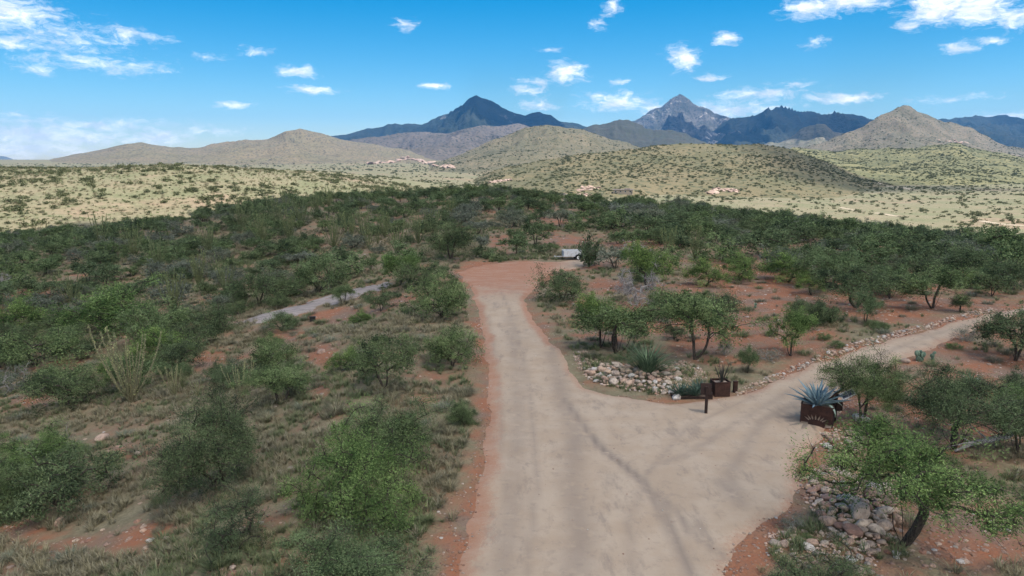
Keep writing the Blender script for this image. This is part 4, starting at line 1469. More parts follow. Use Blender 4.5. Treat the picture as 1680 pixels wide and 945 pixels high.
x, y = rng.uniform(-6, 40, 16000), rng.uniform(12, 62, 16000)
sd = poly_sd(x, y, ROAD)
keep = (sd > .15) & (rng.random(len(x)) < .12 + .5 * smooth(1.6, .2, sd) + .25 * smooth(.5, .65, fbm(x / 2, y / 3, 431, 3)))
x, y = x[keep], y[keep]
scatter('road_gravel', PEBL, np.stack([x, y, H(x, y) + .035], 1), .016 + .05 * rng.random(len(x)) ** 4, rng.random(len(x)) * 6.28)

# small grassy and grey clumps between the shrubs
SB = [grass_tuft(520 + k, n=240, h=.42, spread=.9, mat=mt, w=.014, lean=1.2) for k, mt in enumerate(('drybush', 'grassg', 'grey', 'drybush'))]
x, y = near_pts(3200, 13, 120, 1.3)
keep = (poly_sd(x, y, ROAD) < -.8) & (poly_sd(x, y, GREY) < -.3) & (rng.random(len(x)) < np.where(x > 6, .35, .8) * (.35 + .65 * smooth(16, 34, y)))
x, y = x[keep], y[keep]
scatter('undergrowth', SB, np.stack([x, y, H(x, y)], 1), rng.uniform(.4, 1.1, len(x)), rng.random(len(x)) * 6.28)

# ------------------------------------------------------------------ rock beds
def rubble(name, poly_px, n, smin, smax, meshes, parent_label, big, cat='rock bed', heap=0.25, group=None, lift=0.0):
    """a bed of stones: the big ones are parts, the small ones one joined part"""
    poly = wpoly(poly_px)
    p = np.array(poly)
    cx, cy = p.mean(0)
    e = obj(name, None, loc=(cx, cy, float(H(cx, cy))))
    tag(e, parent_label, cat, group)
    got, tries = [], 0
    while len(got) < big and tries < big * 60:
        tries += 1
        x_, y_ = rng.uniform(p[:, 0].min(), p[:, 0].max()), rng.uniform(p[:, 1].min(), p[:, 1].max())
        sdv = float(poly_sd(np.array(x_), np.array(y_), poly))
        if sdv < 0.05:
            continue
        r_ = smin + (smax - smin) * rng.random() ** 1.6
        if any((x_ - a) ** 2 + (y_ - b) ** 2 < (.44 * (r_ + c)) ** 2 for a, b, c in got):
            continue
        got.append((x_, y_, r_))
    for x_, y_, r_ in got:
        sdv = float(poly_sd(np.array(x_), np.array(y_), poly))
        z_ = float(H(x_, y_)) + r_ * .14 + heap * min(1, max(0, sdv) / 1.2) * rng.uniform(.4, 1)
        o = obj('stone', meshes[int(rng.integers(len(meshes)))], e, (x_ - cx, y_ - cy, z_ - e.location.z),
                (rng.uniform(-.35, .35), rng.uniform(-.35, .35), rng.random() * 6.28),
                (r_ * rng.uniform(.95, 1.35), r_ * rng.uniform(.8, 1.0), r_ * rng.uniform(.75, 1.05)))
    # filler
    V, Fq, k = [], [], 0
    base = []
    for me in [rock_mesh(260 + i, 1, .65, .4, None, True) for i in range(4)]:
        a = np.zeros(len(me.vertices) * 3)
        me.vertices.foreach_get('co', a)
        t = np.zeros(len(me.polygons) * 3, np.int32)
        me.polygons.foreach_get('vertices', t)
        base.append((a.reshape(-1, 3), t.reshape(-1, 3)))
    X_ = rng.uniform(p[:, 0].min(), p[:, 0].max(), n * 4)
    Y_ = rng.uniform(p[:, 1].min(), p[:, 1].max(), n * 4)
    sdv = poly_sd(X_, Y_, poly)
    ii = np.nonzero(sdv > -.12)[0][:n]
    rnd = []
    for i in ii:
        a, t = base[int(rng.integers(4))]
        r_ = smin * rng.uniform(.3, .85)
        th = rng.random() * 6.28
        c_, s_ = math.cos(th), math.sin(th)
        q = a * r_ * np.array((rng.uniform(.9, 1.4), 1, .9))
        q = np.stack([q[:, 0] * c_ - q[:, 1] * s_, q[:, 0] * s_ + q[:, 1] * c_, q[:, 2]], 1)
        q += np.array((X_[i] - cx, Y_[i] - cy, float(H(X_[i], Y_[i])) - e.location.z + r_ * .2 + heap * .55 * min(1, max(0, sdv[i]) / 1.2)))
        V.append(q)
        Fq.append(t + k)
        k += len(q)
        rnd += [rng.random()] * len(t)
    me = mesh_np('rubble', np.concatenate(V), np.concatenate(Fq), RUBM, False, {'tint': ('FACE', rnd)})
    o = obj('rubble', me, e)
    o['kind'] = 'stuff'
    return e


def m_rub(N):
    t = attr(N, 'tint')
    P = wpos(N)
    ramp = N.n('ShaderNodeValToRGB')
    ramp.color_ramp.interpolation = 'CONSTANT'
    cs = [(0.46, 0.32, 0.25), (0.40, 0.28, 0.22), (0.56, 0.45, 0.38), (0.42, 0.26, 0.19), (0.33, 0.26, 0.23), (0.52, 0.38, 0.30)]
    e = ramp.color_ramp.elements
    for k, c in enumerate(cs):
        q = e[k] if k < 2 else e.new(k / 6)
        q.position = k / 6
        q.color = (*c, 1)
    N.set(ramp.inputs[0], t)
    n = N.noise(P, 14, 4, .7)
    return {'color': N.mix(N.math('MULTIPLY', N.ss(n, .5, .7), .5), ramp.outputs[0], (0.16, 0.12, 0.1)), 'rough': .9}


RUBM = material('rubble', m_rub)
RP, RM = [with_mat(m_, ROCKP) for m_ in ROUND], [with_mat(m_, ROCKM) for m_ in ROUND]
rubble('rock_border', [(957, 610), (972, 604), (1010, 598), (1050, 606), (1085, 600), (1112, 606), (1122, 628), (1108, 648), (1075, 647), (1040, 641), (1000, 634), (968, 624)], 460, .22, .52, RP,
       'border of pale rounded stones curving round the corner where driveway meets road', 120, heap=.32)
rubble('rubble_bed', [(944, 578), (960, 576), (985, 590), (1012, 597), (975, 604), (957, 610), (946, 600)], 700, .10, .2, RP,
       'low bed of pink rubble behind the rounded border stones beside the road', 40, heap=.1)
rubble('rubble_bed', [(1095, 596), (1120, 592), (1150, 604), (1165, 622), (1128, 626), (1112, 606)], 420, .10, .2, RP,
       'low bed of red rubble behind the green agaves and the sign post', 24, heap=.08)
rubble('rock_pile', [(1318, 792), (1345, 770), (1400, 765), (1450, 790), (1476, 826), (1478, 868), (1450, 898), (1410, 905), (1372, 888), (1345, 850), (1325, 820)], 420, .2, .6, RM,
       'pile of mixed grey and brown rounded stones below the bright green mesquite', 140, heap=.38)
rubble('rock_pile', [(1262, 880), (1300, 868), (1345, 866), (1385, 890), (1440, 910), (1420, 945), (1330, 940), (1260, 912)], 260, .13, .34, RP,
       'thin spread of pale stones around the small grey bush at the bottom', 44, heap=.08)
rubble('rock_pile', [(1345, 712), (1385, 700), (1420, 712), (1430, 735), (1390, 742), (1352, 735)], 160, .16, .4, RP,
       'few pale boulders at the foot of the blue agave planter', 18, heap=.12)
rubble('stone_border', [(1206, 645), (1250, 622), (1330, 588), (1400, 563), (1480, 542), (1560, 520), (1620, 505), (1640, 509), (1560, 529), (1480, 552), (1400, 574), (1330, 599), (1250, 634), (1210, 650)], 2600, .12, .24, RP,
       'long edging of pink stones along the far side of the driveway', 150, heap=.12)
rubble('stone_border', [(1382, 632), (1405, 618), (1450, 602), (1456, 612), (1420, 630), (1398, 655), (1384, 676), (1376, 670)], 420, .10, .22, RP,
       'patch of pink rubble along the near side of the driveway behind the blue agave', 40, heap=.06)

for (bx, by, w, lab, me, mt) in [(227, 745, 17, 'pale grey boulder on red soil in the lower left', 0, ROCKM), (168, 721, 24, 'tan boulder beside the bright green shrub at the lower left', 1, ROCKP),
                                 (97, 860, 24, 'flat grey stone in grass above the lower left red patch', 2, ROCKM), (235, 872, 12, 'upright grey stone on lower left red soil', 3, ROCKM),
                                 (247, 888, 14, 'flat pale stone just right of the upright grey one', 4, ROCKP), (243, 900, 14, 'tan stone below the flat pale one in the lower left', 5, ROCKP),
                                 (273, 884, 11, 'round grey stone on orange soil in the lower left', 0, ROCKM), (443, 921, 14, 'pale oblong stone by the blue green shrub at the bottom', 1, ROCKP),
                                 (1484, 594, 18, 'orange boulder beside the prickly pear', 2, ROCKR), (1412, 690, 30, 'pale slab of rock behind the blue agave planter', 3, ROCKP),
                                 (1110, 654, 18, 'long pale yellow stone at the foot of the agave bed', 4, ROCKP), (527, 579, 16, 'white stone on red soil left of the black trunked mesquite', 5, ROCKP),
                                 (858, 424, 7, 'white stone on the red clearing', 0, ROCKP), (1440, 640, 14, 'small grey boulder in rubble behind the feathery mesquite', 1, ROCKM)]:
    p = at(bx, by)
    s_ = w * depth_of(p) / FPX
    tag(obj('boulder', with_mat(ROUND[me], mt), loc=(p[0], p[1], p[2] + s_ * .12), rot=(.1, .1, bx * .7), scale=(s_ * 1.1, s_ * .8, s_ * .75)), lab, 'boulder')

# ------------------------------------------------------------------ ocotillos
def wand_mesh(seed, L=3.2, tilt=.35, leafy=True):
    g = np.random.default_rng(seed)
    t = np.linspace(0, 1, 8)
    a = tilt * (1.15 - .75 * t)
    step = L / 7
    xx = np.concatenate([[0], np.cumsum(np.sin(a[1:]) * step)])
    zz = np.concatenate([[0], np.cumsum(np.cos(a[1:]) * step)])
    pts = np.stack([xx, .10 * np.sin(t * 3 + g.random() * 6) * t + g.normal(0, .012, 8), zz], 1)
    b = MB()
    b.tube(pts, np.linspace(.042, .018, 8), 5)
    n = 190
    u = .12 + .88 * g.random(n)
    P = np.stack([np.interp(u, t, pts[:, k]) for k in range(3)], 1) + g.normal(0, .022, (n, 3))
    ax = unit(g.normal(0, 1, (n, 3)) + (0, 0, .7))
    sd = unit(np.cross(ax, g.normal(0, 1, (n, 3))))
    nq = len(b.q[0]) + sum(len(q) for q in b.t)
    v, q = quads_from(P, ax, sd, .085 * g.uniform(.6, 1.3, n), np.full(n, .042))
    b.add(v, q)
    faces_q = np.concatenate(b.q)
    nt = sum(len(x_) for x_ in b.t)
    tint = np.concatenate([np.full(len(b.q[0]), .12), np.clip(g.normal(.6, .22, n), 0, 1), np.full(nt, .1)])
    return b.mesh('wand', LM['ocotillo'], False, {'tint': ('FACE', tint)})


WANDS = [wand_mesh(600 + k, L=3.0 + .12 * k, tilt=.12 + .085 * k) for k in range(7)]


def joined_ocotillo(seed):
    g = np.random.default_rng(seed)
    me = bpy.data.meshes.new('stem_cluster')
    bm = bmesh.new()
    n = int(g.integers(13, 20))
    for k in range(n):
        w_ = WANDS[int(g.integers(len(WANDS)))]
        n0 = len(bm.verts)
        bm.from_mesh(w_)
        bm.verts.ensure_lookup_table()
        a = k * 2.4 + g.normal(0, .2)
        c_, s_, f_ = math.cos(a), math.sin(a), g.uniform(.75, 1.1)
        for v in bm.verts[n0:]:
            x_, y_, z_ = v.co * f_
            v.co = (x_ * c_ - y_ * s_, x_ * s_ + y_ * c_, z_)
    bm.to_mesh(me)
    bm.free()
    me.materials.append(LM['ocotillo'])
    return me


WANDP = [with_mat(m_, LM['ocotillo_pale']) for m_ in WANDS]
OCO = [joined_ocotillo(620 + k) for k in range(5)]


def ocotillo(bx, by, h, label, split=False, group=None):
    p = at(bx, by)
    H_ = h * depth_of(p) / FPX
    e = obj('ocotillo', None, loc=(p[0], p[1], p[2] - .03), rot=(0, 0, random.random() * 6.28), scale=H_ / 2.75)
    tag(e, label, 'ocotillo', group)
    if split:
        n = 19
        for k in range(n):
            obj('wand', WANDP[(k * 3) % 7], e, rot=(0, 0, k * 2.4 + rng.normal(0, .2)), scale=float(rng.uniform(.72, 1.08)))
    else:
        obj('stem_cluster', OCO[int(rng.integers(5))], e)
    return e


ocotillo(214, 660, 104, 'tall yellow green ocotillo, the largest, standing on the grassy left-hand slope', True)
ocotillo(287, 650, 44, 'short dense ocotillo just right of the tall yellow green one', True)
ocotillo(325, 651, 26, 'very small ocotillo between two larger ones on the grassy slope', True)
ocotillo(397, 655, 50, 'pale sparse ocotillo above the large dark shrub in the lower left', True)
for (bx, by, h, lab) in OC2:
    ocotillo(bx, by, h, lab)

# ------------------------------------------------------------------ agaves, yucca, sotol, prickly pear
def blade(L, W_, curve, seed, fold=.25, n=8):
    t = np.linspace(0, 1, n)
    wd = W_ * np.where(t < .35, .62 + .38 * t / .35, 1 - ((t - .35) / .65) ** 1.5) * .5
    wd[-1] = .002
    a = curve * t ** 1.3
    xx = np.concatenate([[0], np.cumsum(np.sin(a[1:]) * L / (n - 1))])
    zz = np.concatenate([[0], np.cumsum(np.cos(a[1:]) * L / (n - 1))])
    V = []
    for i in range(n):
        nx_, nz_ = -math.cos(a[i]), math.sin(a[i])
        f_ = fold * wd[i] * 2
        V += [(xx[i] + nx_ * f_, -wd[i], zz[i] + nz_ * f_), (xx[i], 0, zz[i]), (xx[i] + nx_ * f_, wd[i], zz[i] + nz_ * f_),
              (xx[i] - nx_ * wd[i] * .25, 0, zz[i] - nz_ * wd[i] * .25)]
    q = []
    for i in range(n - 1):
        b = i * 4
        q += [(b, b + 1, b + 5, b + 4), (b + 1, b + 2, b + 6, b + 5), (b + 2, b + 3, b + 7, b + 6), (b + 3, b, b + 4, b + 7)]
    return np.array(V), np.array(q)


def m_agave(c1, c2):
    def b(N):
        P = N.n('ShaderNodeTexCoord').outputs['Object']
        r = N.n('ShaderNodeObjectInfo').outputs['Random']
        n = N.noise(N.vmath('MULTIPLY', P, (6, 6, 2)), 3, 4, .6)
        col = N.mix(N.ss(n, .3, .7), c1, c2)
        col = N.mix(N.math('MULTIPLY', r, .35), col, [q * .7 for q in c1])
        return {'color': col, 'rough': .55, 'spec': .35}
    return b


AGB = material('agave_blue', m_agave((0.12, 0.185, 0.225), (0.215, 0.31, 0.35)))
AGP = material('agave_pale', m_agave((0.27, 0.36, 0.32), (0.36, 0.44, 0.38)))
AGG = material('agave_green', m_agave((0.045, 0.08, 0.06), (0.10, 0.15, 0.10)))
YUC = material('yucca_dark', m_agave((0.03, 0.03, 0.025), (0.075, 0.065, 0.05)))


def rosette(name, p, label, cat, mat, n, L, W_, tmin, tmax, parts=True, curve=.35, rz=0, extra=None):
    e = obj(name, None, loc=p, rot=(0, 0, rz))
    tag(e, label, cat)
    meshes = []
    for k in range(3):
        v, q = blade(L * (1 - .08 * k), W_, curve * (1 + .5 * k), k)
        meshes.append(mesh_np('leaf', v, q, mat, True))
    joined = MB()
    for k in range(n):
        f_ = (k + .5) / n
        tl = tmin + (tmax - tmin) * f_ ** .8
        a = k * 2.39996
        s_ = float(rng.uniform(.86, 1.08)) * (.80 + .2 * f_)
        if parts:
            o = obj('leaf', meshes[k % 3], e, (.05 * math.cos(a) * f_ * 2, .05 * math.sin(a) * f_ * 2, 0), (0, tl, a), s_)
        else:
            v, q = blade(L * s_, W_ * s_, curve * (1 + .5 * (k % 3)), k)
            v = v @ np.array(Euler((0, tl, a)).to_matrix()).T
            joined.add(v, q)
    if not parts:
        obj('leaf_rosette', joined.mesh('leaf_rosette', mat, True), e)
    return e


def m_rust(c1, c2):
    def b(N):
        P = N.n('ShaderNodeTexCoord').outputs['Object']
        n = N.noise(P, 5, 6, .7)
        n2 = N.noise(P, 40, 3, .7)
        return {'color': N.mix(N.ss(N.math('MULTIPLY_ADD', n2, .4, N.math('MULTIPLY', n, .8)), .45, .75), c1, c2), 'rough': .8, 'spec': .25, 'normal': bump(N, n2, .004)}
    return b


RUST = material('rusted_steel', m_rust((0.024, 0.012, 0.010), (0.060, 0.027, 0.020)))
RUSTD = material('dark_rusted_steel', m_rust((0.017, 0.011, 0.010), (0.04, 0.021, 0.017)))
SOILM = material('planter_soil', m_rust((0.30, 0.22, 0.17), (0.46, 0.37, 0.30)))
SOILD = material('dark_soil', m_rust((0.06, 0.04, 0.03), (0.13, 0.09, 0.07)))


def cut_panel(w, h, th, outline=None, holes=()):
    """upright plate in the xz plane with holes cut through"""
    bm = bmesh.new()
    edges = []
    for loop in [outline or [(-w / 2, 0), (w / 2, 0), (w / 2, h), (-w / 2, h)]] + list(holes):
        vs = [bm.verts.new((x_, 0, z_)) for x_, z_ in loop]
        edges += [bm.edges.new((vs[i], vs[(i + 1) % len(vs)])) for i in range(len(vs))]
    bmesh.ops.triangle_fill(bm, use_beauty=True, use_dissolve=False, edges=edges)
    r = bmesh.ops.extrude_face_region(bm, geom=list(bm.faces))
    for g_ in r['geom']:
        if isinstance(g_, bmesh.types.BMVert):
            g_.co.y += th
    bmesh.ops.recalc_face_normals(bm, faces=bm.faces)
    me = bpy.data.meshes.new('panel')
    bm.to_mesh(me)
    bm.free()
    return me


def planter(p, w, d, h, rz, label, holes=(), outline=None, th=.02):
    e = obj('steel_planter', None, loc=p, rot=(0, 0, rz))
    tag(e, label, 'planter')
    m_ = cut_panel(w, h, th, outline, holes)
    m_.materials.append(RUST)
    obj('front_panel', m_, e, (0, -d / 2, 0))
    for nm, c, s_ in (('back_panel', (0, d / 2, h / 2), (w, th, h)), ('side_panel', (-w / 2 + th / 2, th / 2, h / 2), (th, d - 2 * th, h)), ('side_panel', (w / 2 - th / 2, th / 2, h / 2), (th, d - 2 * th, h))):
        b = MB()
        b.box((0, 0, 0), s_)
        obj(nm, b.mesh(nm, RUST), e, c)
    b = MB()
    n = 9
    X_, Y_ = np.meshgrid(np.linspace(-w / 2 + th, w / 2 - th, n), np.linspace(-d / 2 + .075, d / 2 - th, n))
    Z_ = h - .09 + .05 * fbm(X_ * 4, Y_ * 4, 9, 2)
    i = np.arange(n - 1)[:, None] * n + np.arange(n - 1)[None, :]
    b.add(np.stack([X_, Y_, Z_], -1).reshape(-1, 3), np.stack([i, i + 1, i + n + 1, i + n], -1).reshape(-1, 4))
    b.box((0, -d / 2 + .06, h / 2 - .06), (w - 2 * th - .004, .02, h - .12))
    obj('soil_fill', b.mesh('soil_fill', SOILM), e)
    rim = MB()
    for c, s_ in (((0, -d / 2 + .012, h + .012), (w + .02, .05, .022)), ((0, d / 2, h + .012), (w + .02, .05, .022)), ((-w / 2, 0.012, h + .012), (.05, d - .075, .022)), ((w / 2, .012, h + .012), (.05, d - .075, .022))):
        rim.box(c, s_)
    obj('rim', rim.mesh('rim', RUST), e)
    return e


def flame(x0, z0, L, w, a):
    pts = [(-w / 2, 0), (w / 2, 0), (w * .55, L * .4), (0, L), (-w * .55, L * .4)]
    c_, s_ = math.cos(a), math.sin(a)
    return [(x0 + px * c_ + pz * s_, z0 - px * s_ + pz * c_) for px, pz in pts]


# blue agave in its planter
pa = at(1342, 700)
hol = [flame(-.02 + .27 * math.sin(a) * .9, .20 + .06 * math.cos(a), .22, .05, a * .8) for a in (-1.25, -.8, -.4, 0, .4, .8, 1.25)]
W0 = 49 * depth_of(pa) / FPX
outl = [(-W0 / 2, .12), (-W0 * .25, .12), (-W0 * .22, -.06), (W0 * .26, -.06), (W0 * .3, .12), (W0 / 2, .12), (W0 / 2, .80), (-W0 / 2, .80)]
PA = (pa[0] + .12, pa[1] + .38, pa[2])
planter(PA, W0, .8, .80, R(-30), 'rusted steel planter with agave shaped cut-out holding the big blue agave', hol, outl)
ag = rosette('blue_agave', (PA[0] - .05, PA[1] - .05, PA[2] + .72), 'large blue grey agave growing in the rusted planter beside the driveway', 'agave', AGB, 44, 1.32, .17, .08, 1.15, True, .22)
for k, a in enumerate((-.5, .3, -1.1)):
    v, q = blade(.95, .16, 1.9 + .2 * k, k)
    obj('leaf', mesh_np('leaf', v, q, AGP, True), ag, (.1, -.05, .02), (0, .55 + .12 * k, a))

# gate arm and solar panel behind it
pg = at(1372, 683)
pg = (PA[0] + W0 / 2 + .12, PA[1] + .10, float(H(PA[0] + .9, PA[1])))
e = tag(obj('gate_opener', None, loc=pg, rot=(0, 0, R(8))), 'dark steel gate arm with small white framed solar panel behind the blue agave', 'gate opener')
b = MB()
b.box((0, 0, .62), (.12, .12, 1.24))
b.box((0, 0, 1.25), (.16, .16, .02))
obj('post', b.mesh('post', RUSTD), e)
b = MB()
b.tube([(-.28, -.07, .98), (.0, -.02, 1.18), (.72, .12, 1.68)], .055, 8)
obj('arm', b.mesh('arm', RUSTD, True), e)
b = MB()
b.box((0, 0, 0), (.26, .2, .34))
obj('motor_box', b.mesh('motor_box', RUSTD), e, (.02, -.17, .74))
WHITE = material('white_paint', lambda N: {'color': N.mix(N.ss(N.noise(N.n('ShaderNodeTexCoord').outputs['Object'], 6, 5, .7), .42, .7), (0.62, 0.63, 0.64), (0.42, 0.40, 0.38)), 'rough': .5})
CELL = material('solar_cell', lambda N: {'color': (0.03, 0.045, 0.09), 'rough': .2, 'spec': .5})
sp = obj('solar_panel', None, e, (.36, -.2, 1.20), (R(52), R(-30), R(-14)))
b = MB()
b.box((0, 0, 0), (.46, .21, .012))
obj('cell', b.mesh('cell', CELL), sp)
b = MB()
for c, s_ in (((0, .12, .004), (.54, .04, .03)), ((0, -.12, .004), (.54, .04, .03)), ((.25, 0, .004), (.04, .198, .03)), ((-.25, 0, .004), (.04, .198, .03)), ((0, 0, .009), (.012, .2, .012))):
    b.box(c, s_)
obj('frame', b.mesh('frame', WHITE), sp)

# yucca planter, bollard, sign post, agave bed
py_ = at(1184, 651)
W1 = 26 * depth_of(py_) / FPX
PY = (py_[0], py_[1] + .3, py_[2])
planter(PY, W1, .6, .62, R(6), 'plain rusted steel planter with a spiky dark yucca behind the sign post')
rosette('yucca', (PY[0] + .06, PY[1] + .02, PY[2] + .56), 'dark spiky yucca in the plain rusted planter', 'yucca', YUC, 17, 1.05, .06, .05, .5, True, .08)
pb = at(1207, 645)
e = tag(obj('bollard', None, loc=(pb[0], pb[1] + .1, pb[2]), rot=(0, 0, R(10))), 'short rusted steel bollard at the end of the stone driveway border', 'bollard')
b = MB()
b.box((0, 0, .25), (.17, .12, .5))
obj('post', b.mesh('post', RUST), e)
b = MB()
b.box((0, 0, .508), (.20, .15, .014))
obj('cap', b.mesh('cap', RUST), e)
ps = at(1158, 679)
e = tag(obj('sign_post', None, loc=(ps[0], ps[1], ps[2]), rot=(0, 0, R(-6))), 'rusted square steel post with dark plate on top beside the driveway mouth', 'sign post')
b = MB()
b.box((0, 0, .55), (.105, .105, 1.16))
obj('post', b.mesh('post', RUSTD), e)
b = MB()
b.box((0, 0, 0), (.42, .10, .46), tilt=Euler((R(-12), 0, 0)))
obj('plate', b.mesh('plate', RUSTD), e, (-.02, .11, 1.0))
b = MB()
b.box((0, 0, 0), (.26, .16, .26))
obj('keypad_box', b.mesh('keypad_box', RUSTD), e, (.12, .16, .72))
pl = at(1135, 654)
dp = depth_of(pl)
e = tag(obj('planter_bed', None, loc=(pl[0], pl[1] + .45, pl[2]), rot=(0, 0, R(3))), 'low dark steel edging bed holding three green agaves beside the sign post', 'planter')
wb = 62 * dp / FPX
for nm, c, s_ in (('front_panel', (0, -.5, .03), (wb, .025, .11)), ('back_panel', (0, .5, .03), (wb, .025, .11)), ('side_panel', (-wb / 2 + .0125, 0, .03), (.025, .97, .11)), ('side_panel', (wb / 2 - .0125, 0, .03), (.025, .97, .11))):
    b = MB()
    b.box((0, 0, 0), s_)
    obj(nm, b.mesh(nm, RUSTD), e, c)
b = MB()
b.box((0, 0, .01), (wb - .06, .96, .12))
obj('soil_fill', b.mesh('soil_fill', SOILD), e)
for dx, dy, lab, L in ((-.42, -.25, 'green agave nearest the rounded border stones in the steel edged bed', .55), (.16, -.3, 'middle green agave in the steel edged bed', .52), (.50, .25, 'green agave behind the sign post in the steel edged bed', .55)):
    rosette('green_agave', (pl[0] + dx, pl[1] + .45 + dy, pl[2] + .10), lab, 'agave', AGG, 36, L * 1.4, .085, .10, 1.2, True, .12)

SOT = [grass_tuft(640 + k, n=420, h=1.25, spread=.35, mat='sotol', w=.026, lean=1.25) for k in range(2)]
p = at(1062, 617)
tag(obj('sotol', SOT[0], loc=p, scale=1.35), 'green fountain shaped sotol growing among the rounded border stones', 'sotol')
p = at(1594, 642)
tag(obj('sotol', SOT[1], loc=p, scale=.75), 'small dark spiky sotol on red soil right of the feathery mesquite', 'sotol')
for bx, by, w, lab in ((1298, 868, 56, 'small round grey bush at the corner of the lower rock pile'), (1322, 886, 30, 'little dry bush among pale stones at the bottom'),
                       (1442, 541, 34, 'low round bush by the upper driveway border'), (1352, 557, 26, 'small low bush near the stone driveway border'),
                       (1563, 573, 26, 'dry brown clump by the driveway bend'), (1372, 570, 28, 'brown clump beside the bright forked mesquite'),
                       (1262, 592, 46, 'grey low bush between young mesquite and bright forked mesquite')):
    p = at(bx, by)
    w_ = w * depth_of(p) / FPX
    tr, cr = PROTO['mid_bush_grey' if 'grey' in lab else 'mid_bush_1']
    o = obj('low_bush', None, loc=(p[0], p[1], p[2] - .05), rot=(0, 0, bx), scale=(w_ / 4.3, w_ / 4.3, w_ / 4.3 * .9))
    obj('trunk', tr, o)
    obj('crown', cr, o)
    tag(o, lab, 'bush')

PAD = material('cactus_pad', m_agave((0.10, 0.16, 0.11), (0.19, 0.26, 0.19)))
bm = bmesh.new()
bmesh.ops.create_uvsphere(bm, u_segments=10, v_segments=7, radius=.5)
for v in bm.verts:
    z_ = v.co.z
    v.co = (v.co.x * (.82 + .25 * z_), v.co.y * .16, z_ + .5)
pad_me = bpy.data.meshes.new('pad')
bm.to_mesh(pad_me)
bm.free()
pad_me.materials.append(PAD)
for f_ in pad_me.polygons:
    f_.use_smooth = True


def prickly(bx, by, w, label, n=15):
    p = at(bx, by)
    s0 = w * depth_of(p) / FPX
    e = tag(obj('prickly_pear', None, loc=p), label, 'cactus')
    got = [((0, 0, -.03), 0.0)]
    for k in range(n):
        (bx_, by_, bz_), _ = got[int(rng.integers(max(1, min(len(got), 1 + k // 2))))]
        a, tl = rng.random() * 6.28, rng.uniform(-.6, .6)
        s_ = .30 * s0 * rng.uniform(.75, 1.1)
        base = (bx_ + rng.uniform(-.12, .12) * s0, by_ + rng.uniform(-.1, .1) * s0, max(bz_, -.03))
        obj('pad', pad_me, e, base, (rng.uniform(-.3, .3), tl, a), s_)
        d_ = Euler((0, tl, a)).to_matrix() @ Vector((0, 0, s_ * .92))
        got.append(((base[0] + d_.x, base[1] + d_.y, base[2] + d_.z), 0))
    return e


prickly(1509, 593, 36, 'blue green prickly pear beside the orange boulder at the driveway edge')
prickly(1530, 590, 22, 'smaller prickly pear right of the larger one by the driveway', 9)
prickly(1238, 505, 16, 'single prickly pear on stony red ground below the bright green round shrub', 8)

# fallen branch and stumps of dead wood
p = at(1640, 735)
b = MB()
e = tag(obj('fallen_branch', None, loc=p), 'grey fallen tree limb lying on red ground under the mesquite at the right-hand side', 'dead branch')
b.tube([(-1.9, -.5, .1), (-1.2, -.3, .3), (-.5, -.1, .34), (.3, .1, .40), (1.0, .35, .7), (1.5, .5, 1.2)], [.04, .08, .1, .1, .08, .03], 7)
obj('limb', b.mesh('limb', BARKG, True), e)
b = MB()
for q_ in ([(-1.2, -.3, .3), (-1.7, -.2, .6), (-2.1, .1, .7)], [(-.9, -.2, .3), (-1.6, -.7, .5), (-2.3, -.9, .45)], [(.3, .1, .4), (.8, -.2, .8), (1.1, -.3, 1.3)], [(1, .35, .7), (1.6, .2, .8), (2.0, .1, 1.1)], [(-.5, -.1, .34), (-.9, .3, .7), (-1.0, .5, 1.0)]):
    b.tube(q_, [.04, .025, .01], 5)
obj('twig', b.mesh('twig', BARKG, True), e)

# ------------------------------------------------------------------ utility trailer
STEEL = material('trailer_steel', lambda N: {'color': N.mix(N.ss(N.noise(N.n('ShaderNodeTexCoord').outputs['Object'], 3, 5, .7), .45, .7), (0.50, 0.515, 0.54), (0.33, 0.31, 0.29)), 'rough': .5})
TYRE = material('tyre_rubber', lambda N: {'color': (0.02, 0.02, 0.021), 'rough': .85})
pt = at(940, 427)
k_ = depth_of(pt) / FPX
TL = 36 * k_
e = tag(obj('utility_trailer', None, loc=(pt[0], pt[1] + .7, pt[2] - .02), rot=(0, 0, R(6)), scale=.9), 'small white two wheeled utility trailer parked at the edge of the red clearing', 'trailer')


def part(nm, boxes, mat, par=e, loc=(0, 0, 0), rot=(0, 0, 0)):
    b_ = MB()
    for c, s_ in boxes:
        b_.box(c, s_)
    return obj(nm, b_.mesh(nm, mat), par, loc, rot)


for sy in (-.62, .62):
    part('side_panel', [((0, 0, .72), (TL, .03, .62))], STEEL, e, (0, sy, 0))
    part('side_rail', [((0, 0, 1.05), (TL + .04, .06, .05)), ((-TL * .25, -.03 * (1 if sy < 0 else -1), .72), (.04, .03, .6)), ((TL * .2, -.03 * (1 if sy < 0 else -1), .72), (.04, .03, .6))], WHITE, e, (0, sy, 0))
part('front_panel', [((-TL / 2 + .02, 0, .72), (.03, 1.2, .62))], STEEL)
part('tailgate', [((TL / 2 - .02, 0, .66), (.03, 1.2, .5))], STEEL)
part('floor', [((0, 0, .42), (TL - .08, 1.2, .04))], STEEL)
part('tongue', [((-TL / 2 - .42, 0, .38), (.95, .07, .07)), ((-TL / 2 - .9, 0, .42), (.14, .1, .1)), ((0, .4, .37), (TL, .06, .06)), ((0, -.4, .37), (TL, .06, .06))], STEEL)
